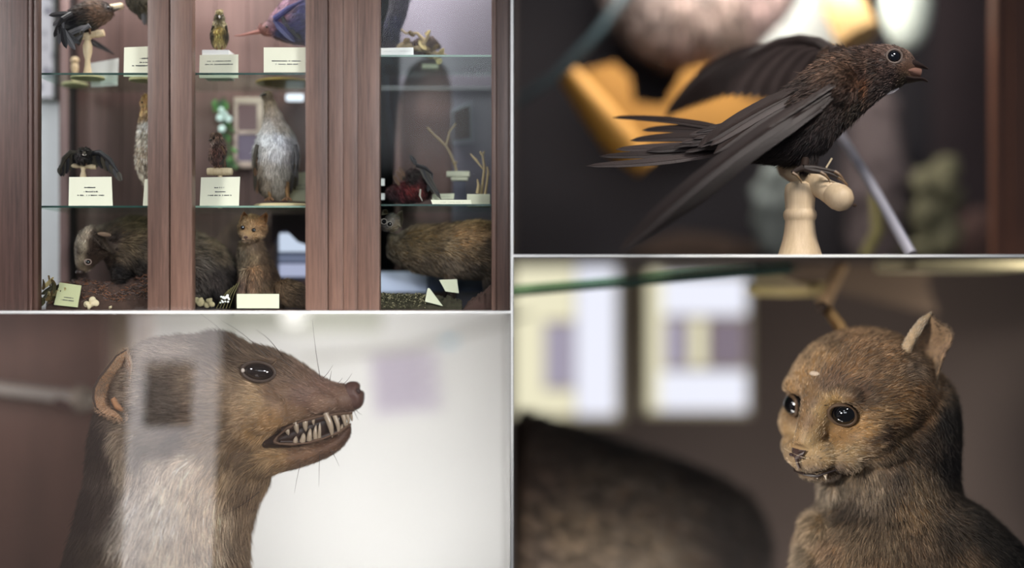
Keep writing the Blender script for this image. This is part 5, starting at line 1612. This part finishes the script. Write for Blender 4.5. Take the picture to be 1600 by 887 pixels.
M_GLINT = mat_plain('white_aqua_glint', (226, 246, 240), rough=.6, var=.03)  # white highlights on the plant, modelled as petals
for x, y_, r in ((346, 172, 5), (344, 184, 6.5), (357, 186, 6), (347, 201, 6), (352, 178, 4)):
    mb = MB(); k = K(.365)
    for j in range(5):
        a_0 = j * 2 * math.pi / 5; mb.ell(P(x + r * .5 * math.cos(a_0), y_ + r * .5 * math.sin(a_0), .365), (r * .55 * k, .005, r * .55 * k), None, 10, 8)
    bv, bf = fuse([mb], .0025, 2)
    skin_obj('glint', bv, bf, M_GLINT, pl)
lm = empty('lamp_glow', 'reflection of a white lamp, modelled as a glowing lozenge by the grouse head', 'lamp')  # mirrored ceiling lamp modelled as a glowing body
mb = MB(); a, b = P(446, 158, .39), P(475, 146, .39); mb.box((a.x, .385, a.z), (b.x, .405, b.z), bevel=.009); mb.build('lamp_reflection', mat_emit('cool_white_reflection', (236, 246, 255), 1.3), lm)
mb = MB(); a, b = P(448, 156, .405), P(473, 148, .405); mb.box((a.x, .404, a.z), (b.x, .419, b.z)); mb.build('glow_backing', M_WHITE, lm)

# ---------------------------------------------------------------- middle shelf, third bay
b = mini('crimson_bird', 'crimson and black bird slumped with one wing raised on the shelf', [(640, 300, .2, 34, 20, 16, -4), (655, 288, .2, 22, 18, 18, 30), (622, 300, .19, 18, 14, 12), (645, 276, .2, 12, 10, 12)],
         [(625, 298, 96, 34, 38), (640, 300, 140, 46, 44), (655, 292, 120, 44, 40), (660, 282, 70, 32, 34), (610, 306, 66, 40, 44), (640, 312, 58, 32, 34), (645, 276, 52, 40, 40), (675, 300, 46, 28, 28)], [(640, 295, .6, -.8, 9, .3)], n=3200, cnoise=.6)
wing_fan(b, [(650, 258, .14), (664, 262, .14), (676, 272, .14)], [(640, 242, .15), (690, 312, .13), (688, 306, .13), (684, 300, .13), (680, 296, .14), (676, 302, .14), (668, 300, .14)], M_BLK, M_DKB, .009)
for x, y_ in ((628, 282), (632, 276), (624, 290)):
    mb = MB(); feather(mb, P(x, y_, .16), P(x - 10, y_ - 16, .15), .008, (.3, -1, .2), n=6, tip=.4); mb.build('crest_feather', M_BRNF, b)
ball(b, 'eye', 640, 274, .18, 2)
cone(b, 'beak', P(633, 277, .18), P(622, 281, .17), .005, M_BILL)
rod(b, 'quill', [(657, 296, .14), (656, 306, .13), (660, 314, .13)], [.003, .003, .001], mat_plain('white_quill', (206, 196, 180), rough=.6))
tw = empty('forked_twig', 'pale forked twig planted in a cream block, arms spread upward', 'twig')
for pts, r in (([(714, 270, .22), (711, 258, .22), (704, 240, .22), (697, 228, .22)], [.004, .0038, .0035, .003]), ([(697, 228, .22), (686, 217, .215), (678, 210, .21), (668, 199, .21)], [.003, .0036, .0025, .003]), ([(697, 226, .22), (700, 216, .22), (702, 206, .22), (712, 193, .22)], [.003, .0028, .0025, .002]), ([(711, 256, .22), (714, 252, .21)], [.004, .002])):
    rod(tw, 'stem', pts, r, M_TWIG)
mb = MB(); zt = P(0, 268, .22).z; mb.box((P(698, 0, .22).x, .20, zt - .018), (P(734, 0, .22).x, .24, zt), bevel=.002); mb.box((P(705, 0, .22).x, .205, zt - .030), (P(731, 0, .22).x, .235, zt - .019), bevel=.002); mb.build('block', M_CARDS, tw)
mb = MB(); mb.box((P(708, 0, .22).x, .21, ZM3), (P(728, 0, .22).x, .23, zt - .030)); mb.build('clear_stand', mat_glass('clear_acrylic', (242, 246, 250), .03), tw, smooth=False)
t2 = empty('knobbly_twigs', None, None)
bpy.data.objects.remove(t2)
t2 = empty('knobbly_twig', 'knobbly upright twig with side shoots on a cream block beside the door stile', 'twig')
for pts, r in (([(752, 304, .17), (755, 280, .17), (757, 262, .17), (754, 240, .17)], [.005, .0045, .004, .003]), ([(754, 242, .17), (750, 237, .165)], [.005, .003]), ([(754, 242, .17), (757, 236, .17)], [.004, .002]), ([(758, 304, .17), (761, 285, .17), (763, 268, .17), (761, 260, .17)], [.0045, .004, .004, .003]), ([(760, 274, .17), (766, 272, .17)], [.003, .002]), ([(746, 302, .16), (748, 290, .16), (746, 280, .16)], [.006, .005, .002]), ([(744, 250, .18), (739, 245, .18), (735, 240, .18)], [.005, .003, .002])):
    rod(t2, 'stem', pts, r, M_TWIG)
rod(t2, 'stem', [(757, 266, .17), (750, 258, .175), (744, 250, .18)], [.003, .003, .004], M_TWIG)
mb = MB(); zt = P(0, 304, .17).z; mb.box((P(730, 0, .17).x, .14, ZM3), (P(766, 0, .17).x, .21, zt), bevel=.002); mb.build('block', M_CARDS, t2)
card('thick cream tag leaning behind the long strip card, middle shelf', [(676, 303), (710, 302), (709, 311), (675, 312)], .16, [(.5, .2, .8)], mat=M_CARDS)
card('long cream strip card with one printed line, middle shelf edge', [(673, 312), (736, 312), (737, 320), (676, 320)], .05, [(.5, .2, .8)])
for i, (yy0, yy1, lab) in enumerate(((279, 290, 'small white tag beside the mullion, upper of two'), (302, 312, 'small white tag beside the mullion, lower of two'))):
    card(lab, [(594, yy0), (601, yy0), (601, yy1), (594, yy1)], .16, mat=M_WC)
# ---------------------------------------------------------------- bottom of the cabinet: badger, wildcat, fox and forest litter
M_SOIL = mat_plain('dark_leaf_soil', (62, 44, 36), rough=.95, var=.5, scale=60, bump=.8, bscale=90)


def heap(name, label, cat, pts, y0, depth, mat, seed, kind=None, amp=10):
    """earth or rock: pts is the upper outline, resting on the cabinet floor"""
    x0_, x1_ = pts[0][0], pts[-1][0]
    nx, ny = 90, 16
    rows = []
    for j in range(ny + 1):
        v = j / ny; ya = y0 + depth * v
        prof = math.sin(math.pi * min(1, .12 + .88 * v) * .5) ** .8
        row = []
        for i in range(nx + 1):
            x = x0_ + (x1_ - x0_) * i / nx
            top = np.interp(x, [p[0] for p in pts], [p[1] for p in pts])
            zt = P(x, top, ya).z
            row.append([P(x, 0, ya).x, ya, ZB + max(zt - ZB, .002) * prof])
        rows.append(row)
    A = np.array(rows).reshape(-1, 3)
    nz_ = vnoise(A, .03, seed) - .5
    n2 = vnoise(A, .009, seed + 1) - .5
    A[:, 2] += (nz_ * amp + n2 * amp * .7) * S * np.clip((A[:, 2] - ZB) / .02, 0, 1)
    A[:, 2] = np.maximum(A[:, 2], ZB + .0005)
    W = nx + 1
    F = [(j * W + i, j * W + i + 1, (j + 1) * W + i + 1, (j + 1) * W + i) for j in range(ny) for i in range(nx)]
    # close it underneath
    nb = len(A)
    B = A.copy(); B[:, 2] = ZB + .0002
    rim = [i for i in range(W)] + [j * W + nx for j in range(1, ny + 1)] + [ny * W + i for i in range(nx - 1, -1, -1)] + [j * W for j in range(ny - 1, 0, -1)]
    A2 = np.concatenate([A, B[rim]])
    m = len(rim)
    F += [(rim[i], nb + i, nb + (i + 1) % m, rim[(i + 1) % m]) for i in range(m)] + [tuple(nb + i for i in range(m))]
    o = skin_obj(name, A2, F, mat)
    return tag(o, label, cat, kind=kind)


heap('forest_soil_mound', 'dark brown mound of soil and needles under the badger', 'soil', [(72, 474), (84, 452), (100, 440), (130, 436), (160, 440), (190, 440), (220, 428), (240, 420), (266, 430)], .06, .14, M_SOIL, 3)
hv = None
rng_l = random.Random(12)
# needles scattered over the mound: too many to count
mb = MB()
for k in range(900):
    x = rng_l.uniform(78, 240); y_ = .06 + .11 * rng_l.random()
    top = np.interp(x, [62, 80, 100, 130, 160, 190, 220, 240], [474, 452, 440, 436, 440, 440, 428, 420])
    v = (y_ - .06) / .14; prof = math.sin(math.pi * min(1, .12 + .88 * v) * .5) ** .8
    z = ZB + (P(x, top, y_).z - ZB) * prof + .003
    a0 = rng_l.uniform(0, math.pi); ln = rng_l.uniform(.008, .026)
    c = Vector((P(x, 0, y_).x, y_, z))
    d = Vector((math.cos(a0) * ln, math.sin(a0) * ln * .5, rng_l.uniform(-.3, .5) * ln))
    mb.tube([c - d * .5, c + d * .5], .0009, n=3, mi=rng_l.randrange(3))
o = mb.build('needle_litter', [mat_plain('rust_needle', (128, 82, 54), rough=.8), mat_plain('grey_needle', (104, 88, 84), rough=.8), mat_plain('dark_needle', (50, 36, 30), rough=.8)], None, fix=False)
tag(o, 'reddish brown needles strewn over the soil mound', 'needles', kind='stuff')

# badger: head low at one side of the stile, back and rump beyond it
b = mini('stuffed_badger', 'grey brown stuffed badger with pale striped head bent to the soil', [
    loft_px([(120, 418, 133, 426, 8), (117, 400, 143, 420, 13), (118, 378, 156, 408, 19), (126, 362, 176, 396, 26), (142, 352, 190, 412, 32)], .17, n=24, steps=4),
    loft_px([(150, 356, 176, 428, 24), (176, 346, 194, 440, 36), (206, 340, 216, 444, 42), (236, 344, 240, 450, 46), (275, 352, 276, 460, 48), (310, 366, 306, 470, 48), (340, 382, 332, 478, 44), (364, 410, 354, 480, 32), (374, 440, 366, 480, 18)], .23, n=28, steps=4),
    (188, 430, .16, 13, 12, 26)],
    [(124, 420, 130, 112, 92), (128, 405, 168, 150, 124), (133, 385, 178, 162, 138), (140, 366, 168, 150, 128), (120, 395, 112, 96, 80), (146, 398, 52, 38, 31), (143, 406, 58, 44, 36), (150, 385, 54, 40, 32), (156, 372, 56, 42, 33), (150, 366, 70, 54, 42), (166, 362, 90, 72, 56), (160, 405, 66, 50, 40), (152, 412, 70, 54, 44), (172, 395, 74, 60, 48), (175, 372, 62, 48, 40),
     (190, 350, 120, 98, 66), (210, 345, 136, 112, 74), (228, 350, 128, 106, 72), (200, 380, 118, 96, 66), (225, 390, 92, 76, 58), (190, 400, 96, 78, 58), (210, 415, 56, 46, 38), (185, 425, 38, 30, 26), (205, 435, 34, 28, 24), (235, 420, 60, 50, 42),
     (305, 385, 96, 82, 66), (320, 375, 104, 86, 62), (340, 390, 92, 76, 58), (315, 410, 100, 88, 78), (310, 440, 76, 66, 60), (335, 430, 60, 50, 46), (355, 430, 52, 42, 36), (330, 460, 44, 36, 34), (365, 440, 48, 38, 32)],
    [(125, 415, .3, 1, 4, .15), (135, 385, .3, 1, 5, .2), (155, 385, .7, .7, 7, .25), (190, 360, 1, .3, 15, .3), (220, 350, 1, 0, 16, .3), (210, 400, 1, -.5, 17, .25), (300, 390, 1, -.3, 17, .3), (340, 410, .8, -.8, 17, .3), (330, 450, .5, -1, 17, .25)],
    n=22000, rad=.0009, voxel=.005, cat='stuffed animal', mat=M_FUR, hname='fur', cnoise=.4)
ball(b, 'eye', 137.5, 409, .125, 3.4)
mb = MB(); mb.tube([P(137.5 + 5.2 * math.cos(t), 409 - 4.2 * math.sin(t), .122) for t in [2 * math.pi * i / 20 for i in range(21)]], .0016, n=6); mb.build('eyelid', mat_plain('pale_eye_ring', (138, 118, 108), rough=.6), b)
mb = MB(); k = K(.15); mb.ell(P(124, 425, .15), (6 * k, 6 * k, 4 * k)); mb.build('nose', mat_plain('dark_badger_nose', (60, 48, 44), rough=.4), b)
mb = MB(); mb.ell(P(163, 366, .125), (11 * k, 3 * k, 3.6 * k), Matrix.Rotation(math.radians(8), 3, 'Y')); er = mb.build('ear', mat_plain('tan_badger_ear', (106, 86, 70), rough=.9, var=.25, scale=60), b)

card('green tinted card leaning in the soil in front of the badger snout', [(93, 441), (127, 446), (121, 480), (84, 476)], .045, [(.62, .35, .75), (.74, .25, .8)], mat=mat_plain('yellow_green_card', (176, 178, 138), rough=.8, var=.06), lean=.03)
lf = empty('curled_leaves', None, None); bpy.data.objects.remove(lf)
lf = empty('withered_plant', 'clump of curled withered olive leaves beside the green tinted card', 'plant')
for k in range(17):
    x = 64 + 26 * rng_l.random(); y_ = 442 + 32 * rng_l.random(); a0 = rng_l.uniform(-2.6, -.4)
    L = rng_l.uniform(14, 26)
    mb = MB(); feather(mb, P(x, y_ + 5, .07 + .03 * rng_l.random()), P(x + L * math.cos(a0), y_ + 5 + L * math.sin(a0), .06), .010, (rng_l.uniform(-.6, .6), -1, .3), (0, .006, 0), n=7, tip=.4)
    mb.build('leaf', (M_LEAFD, M_LEAF, mat_plain('olive_leaf', (70, 66, 42), rough=.8, var=.3))[k % 3 if k % 5 else 2], lf)
rod(lf, 'stem', [(76, 476, .09), (80, 455, .085), (76, 430, .08)], .003, M_LEAFD)
M_SCRAP = mat_plain('pale_fungus', (206, 192, 158), rough=.85, var=.2, scale=60)


def scraps(name, label, spots, seed, y0=.05, mat=None, cat='fungus', group='fungus scraps on the cabinet floor'):
    rr_ = random.Random(seed)
    for i, (x, y_, r) in enumerate(spots):
        mb = MB()
        for j in range(4):
            k = K(y0); mb.ell(P(x + rr_.uniform(-r, r) * .6, y_ + rr_.uniform(-r, r) * .5, y0 + rr_.uniform(0, .012)), (r * k * rr_.uniform(.4, .75), r * k * .5, r * k * rr_.uniform(.3, .8)), Matrix.Rotation(rr_.uniform(-1, 1), 3, 'Y'), 10, 8)
        v, f = fuse([mb], .0025, 1)
        v[:, 2] += max(0, ZB + .0005 - v[:, 2].min())
        o = skin_obj(name, v, f, mat or M_SCRAP)
        tag(o, label[i] if isinstance(label, list) else label, cat, group)


scraps('bracket_fungus', ['flat cream fungus scrap on the floor under the badger', 'upright cream fungus scrap beside the flat one', 'small cream fungus crumb beside the oak stile'], [(136, 476, 7), (146, 471, 8), (172, 480, 3.5)], 2)

# small wildcat sitting behind its card
YW = .17
c_ = mini('small_wildcat', 'small tawny stuffed wildcat sitting upright behind a blank card', [
    (394, 357, YW, 23, 22, 22), (390, 370, YW - .03, 13, 13, 9), (386, 374, YW - .045, 8, 9, 6), (400, 366, YW - .025, 11, 12, 8), (382, 364, YW - .02, 10, 12, 8),
    loft_px([(374, 376, 410, 376, 16), (371, 392, 416, 390, 20), (372, 412, 424, 408, 24), (374, 432, 434, 428, 28), (372, 452, 440, 450, 32), (368, 470, 444, 468, 34), (372, 482, 440, 482, 30)], YW + .03, n=24, steps=4),
    loft_px([(378, 420, 394, 420, 9), (374, 440, 388, 440, 8), (370, 460, 385, 460, 8), (368, 478, 388, 478, 10)], YW - .05, n=16, steps=3),
    loft_px([(388, 418, 406, 418, 9), (389, 440, 405, 440, 8), (386, 462, 402, 462, 8), (384, 480, 404, 480, 10)], YW - .06, n=16, steps=3),
    loft_px([(428, 440, 440, 470, 10), (444, 436, 448, 476, 12), (462, 440, 462, 478, 13), (476, 450, 474, 480, 12), (488, 460, 486, 482, 8)], YW - .01, n=18, steps=3)],
    [(394, 340, 168, 126, 82), (385, 352, 170, 132, 90), (405, 350, 158, 116, 74), (390, 362, 176, 142, 102), (384, 374, 168, 138, 108), (404, 366, 158, 122, 82), (412, 362, 130, 94, 60), (390, 386, 122, 100, 78), (400, 382, 96, 76, 58),
     (380, 396, 120, 102, 80), (395, 400, 132, 108, 78), (412, 405, 92, 70, 50), (385, 420, 120, 100, 76), (400, 422, 138, 100, 66), (422, 425, 84, 62, 44), (380, 445, 92, 68, 54), (396, 445, 124, 90, 64), (396, 470, 134, 108, 88), (378, 470, 100, 76, 62), (415, 450, 100, 76, 52), (432, 455, 112, 84, 56), (450, 455, 120, 94, 66), (470, 465, 96, 76, 58), (425, 475, 74, 56, 42)],
    [(394, 345, 0, .6, 5, .25), (385, 372, -.4, -.2, 3, .2), (408, 362, 1, -.2, 6, .25), (392, 392, 0, -1, 8, .3), (395, 430, 0, -1, 9, .3), (425, 440, .3, -1, 10, .3), (395, 465, 0, -1, 5, .2), (460, 460, .8, -.3, 11, .35)],
    n=20000, rad=.0008, voxel=.0035, cat='stuffed animal', mat=M_FUR, hname='fur', cnoise=.4, smooth=3)
for x, y_ in ((379.5, 355.5), (396.5, 359.5)):
    ball(c_, 'eye', x, y_, YW - .048 + (.006 if x < 385 else .004), 3.6)
mb = MB(); k = K(.1); mb.ell(P(384, 370.5, YW - .066), (3.4 * k, 2 * k, 2.2 * k)); mb.build('nose', mat_plain('brown_small_nose', (70, 46, 40), rough=.4), c_)
mb = MB(); mb.tube([P(378, 376, YW - .054), P(384, 374.5, YW - .064), P(392, 375, YW - .058)], .0016, n=6); mb.build('mouth_line', mat_plain('dark_mouth', (50, 34, 30), rough=.6), c_)
for base in ([(374, 348), (376, 338), (381, 330), (386, 335), (390, 341), (384, 346)], [(402, 342), (408, 337), (416, 331), (419, 336), (418, 346), (414, 354), (408, 352)]):
    ol = []
    for i in range(len(base)):
        a, b = base[i], base[(i + 1) % len(base)]; ol += [(a[0] + (b[0] - a[0]) * t, a[1] + (b[1] - a[1]) * t) for t in (0, .5)]
    cx = sum(p[0] for p in base) / len(base); cy = sum(p[1] for p in base) / len(base)
    ear_shell(ol, cx, cy, YW - .02, YW + .004, mat_plain('tan_small_ear', (168, 126, 88), rough=.8, var=.3, scale=60), c_)
card('blank pale green card in front of the small wildcat paws', [(370, 459), (436, 459), (436, 481.5), (370, 481.5)], .035, mat=M_CARDS)
scraps('bracket_fungus', ['round grey cream fungus lump beside the middle oak stile', 'grey cream fungus lump next to the round one'], [(313, 470, 9), (326, 472, 8)], 5, .06, mat_plain('grey_cream_fungus', (150, 140, 108), rough=.9, var=.4, scale=50))
sp = empty('blossom_sprig', 'sprig of tiny white blossoms on dark stems by the small wildcat', 'sprig')
for k in range(5):
    rod(sp, 'stem', [(338 + 5 * k, 482, .08), (346 + 5 * k, 466 - 2 * k, .07), (358 + 4 * k, 452 - 3 * k, .07)], .0018, mat_plain('olive_sprig_stem', (84, 78, 48), rough=.8))
for k in range(15):
    x = 344 + 22 * rng_l.random(); y_ = 461 + 12 * rng_l.random(); r = rng_l.uniform(1.3, 2.3); kk = K(.06)
    mb = MB(); mb.ell(P(x, y_, .062), (r * kk, r * kk * .6, r * kk * .8), None, 8, 6); mb.build('blossom', M_WC, sp)
# triangular board, and reflected bright streaks modelled as glowing panes behind the wildcat
mb = MB(); mb.prism([(P(x, y_, .36).x, P(x, y_, .36).z) for x, y_ in ((333, 376), (372, 335), (392, 335), (392, 400), (352, 400))], .35, .37)
o = mb.build('slanted_board', M_OAK, smooth=False); tag(o, 'slanted red brown board in shadow behind the small wildcat', 'board')
wn = empty('reflected_streaks', None, None); tag(wn, kind='structure')
for r, m in (((436, 364, 486, 393), mat_emit('blue_white_light', (214, 226, 246), .95)), ((436, 398, 486, 409), mat_emit('steel_blue_light', (136, 146, 176), .6)), ((436, 412, 486, 432), mat_emit('lilac_white_light', (190, 196, 226), .85))):
    mb = MB(); a, b = P(r[0], r[3], .40), P(r[2], r[1], .40); mb.box((a.x, .400, a.z), (b.x, .418, b.z)); mb.build('pane', m, wn, smooth=False)
mb = MB(); a, b = P(433, 436, .41), P(490, 360, .41); mb.box((a.x, .412, a.z), (b.x, .419, b.z)); mb.build('window_frame', mat_plain('grey_blue_frame', (96, 100, 118), rough=.6), wn, smooth=False)
mb = MB(); mb.prism([(P(x, y_, .37).x, P(x, y_, .37).z) for x, y_ in ((425, 334), (492, 334), (492, 384), (478, 382), (466, 378), (456, 368), (448, 360), (437, 362), (430, 380), (424, 380))], .36, .385)
o = mb.build('dark_hanging_cloth', mat_plain('dark_maroon_cloth', (48, 34, 38), rough=.95, var=.2, scale=30), smooth=False); tag(o, 'dark maroon cloth with a curved hem hanging over the bright low reflection', 'cloth')

# fox lying across the last bay
DESAT[0] = .42
f_ = mini('stuffed_fox', 'long tawny stuffed fox with masked face beside the mullion', [
    loft_px([(606, 366, 606, 400, 10), (625, 364, 622, 412, 24), (650, 354, 648, 424, 32), (685, 352, 684, 430, 36), (720, 348, 722, 434, 40), (748, 346, 752, 436, 40), (780, 352, 784, 436, 36), (796, 366, 796, 430, 24)], .22, n=28, steps=4),
    (612, 348, .16, 13, 13, 15), (603, 354, .12, 9, 12, 8), (590, 352, .15, 10, 12, 12),
    loft_px([(690, 424, 712, 420, 10), (694, 450, 712, 450, 8), (690, 480, 712, 480, 9)], .2, n=14, steps=3),
    loft_px([(750, 424, 772, 420, 12), (756, 450, 772, 450, 9), (752, 481, 774, 481, 10)], .2, n=14, steps=3),
    ],
    [(606, 340, 96, 90, 84), (602, 350, 70, 64, 62), (612, 345, 132, 122, 110), (618, 360, 128, 112, 84), (625, 345, 140, 124, 100), (640, 365, 132, 104, 62), (660, 360, 150, 114, 62), (690, 356, 150, 112, 64), (720, 358, 172, 120, 62), (745, 354, 196, 138, 70), (765, 360, 150, 108, 60), (660, 385, 138, 108, 66), (700, 385, 140, 110, 70), (730, 375, 168, 120, 66), (740, 395, 122, 92, 56), (765, 385, 92, 70, 46), (660, 410, 118, 94, 66), (700, 412, 122, 98, 72), (740, 420, 92, 74, 56), (700, 460, 60, 46, 38), (630, 450, 60, 46, 38), (765, 455, 56, 44, 36)],
    [(606, 345, .6, .2, 4, .2), (640, 370, 1, -.2, 12, .3), (700, 370, 1, -.2, 13, .3), (750, 370, 1, -.3, 13, .35), (700, 420, .7, -.8, 12, .3), (700, 460, 0, -1, 6, .2)],
    n=18000, rad=.0009, voxel=.005, cat='stuffed animal', mat=M_FUR, hname='fur', cnoise=.4)
for x, y_ in ((600, 346), (609, 350)):
    mb = MB(); k = K(.1); mb.tube([P(x + 4.6 * math.cos(t), y_ - 4.2 * math.sin(t), .094) for t in [2 * math.pi * i / 18 for i in range(19)]], .0013, n=6); mb.build('eyelid', mat_plain('pale_mask_ring', (140, 132, 124), rough=.7), f_)
    ball(f_, 'eye', x, y_, .098, 3.2)
for base in ([(617, 340), (622, 332), (629, 329), (630, 342), (627, 356), (620, 350)], [(596, 336), (598, 329), (604, 327), (607, 334)]):
    ol = []
    for i in range(len(base)):
        a, b = base[i], base[(i + 1) % len(base)]; ol += [(a[0] + (b[0] - a[0]) * t, a[1] + (b[1] - a[1]) * t) for t in (0, .5)]
    cx = sum(p[0] for p in base) / len(base); cy = sum(p[1] for p in base) / len(base)
    ear_shell(ol, cx, cy, .15, .18, mat_plain('grey_tan_ear', (150, 138, 116), rough=.85, var=.25, scale=60), f_)
lg = empty('bluish_reflection', 'bluish white reflection streak modelled as a strip below the fox belly', 'ledge')  # glass reflection streak modelled as pale strips on posts
mb = MB(); a, b = P(580, 457, .34), P(668, 424, .34); mb.box((a.x, .34, a.z), (b.x, .36, b.z), bevel=.006); mb.build('strip', mat_plain('pale_blue_streak', (196, 208, 232), rough=.2, spec=.6, var=.1, scale=6), lg)
mb = MB(); a, b = P(668, 456, .342), P(800, 426, .342); mb.box((a.x, .342, a.z), (b.x, .358, b.z), bevel=.006); mb.build('strip', mat_plain('steel_blue_streak', (84, 94, 116), rough=.2, spec=.6, var=.2, scale=6), lg)
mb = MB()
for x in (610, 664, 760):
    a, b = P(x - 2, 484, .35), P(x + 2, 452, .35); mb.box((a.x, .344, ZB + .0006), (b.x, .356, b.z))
mb.build('support', mat_plain('dark_streak_post', (50, 52, 60), rough=.5), lg, smooth=False)
card('green grey card tilted back among the fox litter', [(686, 437), (714, 436), (717, 458), (696, 455)], .085, mat=M_CARDS, lean=.02)
card('small triangular folded card standing in the moss litter', [(668, 450), (671, 450), (692, 478), (664, 471)], .05, mat=M_CARDS, lean=.015)
heap('brown_rock', 'rounded dark reddish rock in the cabinet corner under the fox', 'rock', [(724, 482), (738, 464), (752, 452), (768, 446), (780, 444), (792, 444)], .05, .06, mat_plain('dark_red_brown_rock', (76, 54, 48), rough=.9, var=.35, scale=30, bump=.5), 8)
heap('litter_mound', 'low dark mound of moss and litter under the fox', 'soil', [(588, 462), (605, 458), (630, 462), (655, 466), (680, 462), (700, 464), (722, 470)], .065, .05, mat_plain('dark_moss_litter', (58, 54, 40), rough=.95, var=.6, scale=60, bump=.8), 9)
mb = MB()
for k in range(700):
    x = rng_l.uniform(590, 665); y_ = .05 + .05 * rng_l.random(); z = P(x, rng_l.uniform(458, 481), y_).z
    a0 = rng_l.uniform(0, math.pi); ln = rng_l.uniform(.004, .011); c = Vector((P(x, 0, y_).x, y_, max(z, ZB + .003)))
    d = Vector((math.cos(a0) * ln, .002, math.sin(a0) * ln * .6))
    mb.tube([c - d * .5, c, c + d * .5], [.0004, .0016, .0004], n=4, mi=rng_l.randrange(3))
o = mb.build('moss_litter', [mat_plain('pale_moss', (150, 142, 112), rough=.9), mat_plain('olive_moss', (92, 88, 66), rough=.9), mat_plain('dark_moss', (60, 58, 40), rough=.9)], None, fix=False)
tag(o, 'loose pale and olive moss scraps below the fox head', 'moss', kind='stuff')
YREF[0] = .06
EPS[0] = 60.0
# ---------------------------------------------------------------- lights; bay, side and front fills are added
# white wall bay: fill added out of view behind the divider board, another below the bay
area('bay_fill', (-0.75, 1.1, 0.76), (-0.75, 1.75, 0.2), 1.0, 6.8, (1, 0.985, 0.95), 0.25)
area('bay_fill', (-0.60, 1.0, -0.42), (-0.60, 1.75, 0.15), 1.2, 9.5, (1, 0.985, 0.95), 0.3)
area('bay_fill', (-0.35, 0.75, 0.77), (-0.8, 1.3, -0.4), 0.5, 4, (1, 0.97, 0.92), 0.2)
spot('marten_spot', (1.5, -2.6, 1.15), (-0.95, 0.1, 0.4), 600, 24, 0.6, 0.25, (1, 0.97, 0.93))
# wildcat bay: spot, with unseen fills added below and beside
spot('wildcat_spot', (-1.2, -2.4, 1.15), (1.15, 0.15, 0.40), 560, 22, 0.7, 0.22, (1, 0.95, 0.87))
area('bay_fill', (1.0, 1.0, -0.75), (1.0, 2.2, 0.3), 1.4, 12, (1, 0.94, 0.88), 0.4)
area('bay_fill', (1.9, 0.9, 0.6), (1.3, 2.2, 0.4), 0.5, 2, (1, 0.92, 0.84), 0.5)
area('bay_fill', (0.45, 0.15, -0.6), (0.5, 1.2, 0.35), 0.8, 17, (1, 0.94, 0.88), 0.4)
# swift bay: spots, with an unseen fill added above
spot('swift_spot', (1.6, -1.6, 3.0), (0.95, 0.1, 1.40), 240, 30, 0.6, 0.3, (1, 0.95, 0.90))
spot('swift_fill', (0.1, -2.4, 2.6), (0.95, 0.1, 1.35), 70, 30, 0.6, 0.4, (0.92, 0.94, 1.0))
area('bay_fill', (0.9, 1.1, 2.25), (0.9, 1.6, 1.3), 1.2, 34, (1, 0.95, 0.88), 0.4)
# cabinet: unseen fill added above the doors, spots in front
area('cabinet_top_fill', (-0.85, 0.20, 2.06), (-0.85, 0.25, 1.0), 1.5, 14, (1, 0.96, 0.93), 0.2)
spot('cabinet_spot', (-3.4, -2.6, 2.7), (-0.85, 0.1, 1.25), 430, 30, 0.6, 0.35, (1, 0.97, 0.96))
spot('cabinet_fill', (0.8, -3.0, 1.9), (-0.85, 0.1, 1.2), 260, 34, 0.6, 0.35, (0.95, 0.96, 1.0))
area('side_fill', (-2.3, 0.1, 1.4), (-1.6, 0.56, 1.35), 0.5, 5, (1, 0.99, 0.97), 0.8)  # added fill, out of view, brightens the white side wall
spot('sheet_spot', (-2.6, -1.1, 1.2), (-1.3, -1.05, -0.4), 270, 60, 0.5, 0.2, (1, 0.93, 0.90))  # added spot that brightens the unseen mirrored sheet
area('left_wood_fill', (-2.3, 0.3, 0.75), (-1.7, 1.0, 0.4), 0.4, 6, (1, 0.92, 0.9), 0.4)  # added fill, out of view, lifts the wood behind the marten
area('front_fill', (-0.3, -6.5, 2.7), (0, 0, 0.9), 3.0, 75, (0.88, 0.93, 1.0), 1.6)  # soft frontal fill added behind the camera
area('bay_fill', (2.0, 0.35, 0.88), (1.0, 0.95, 0.86), 0.12, 2.0, (1, 0.93, 0.82))  # small unseen fill added for the round perch base
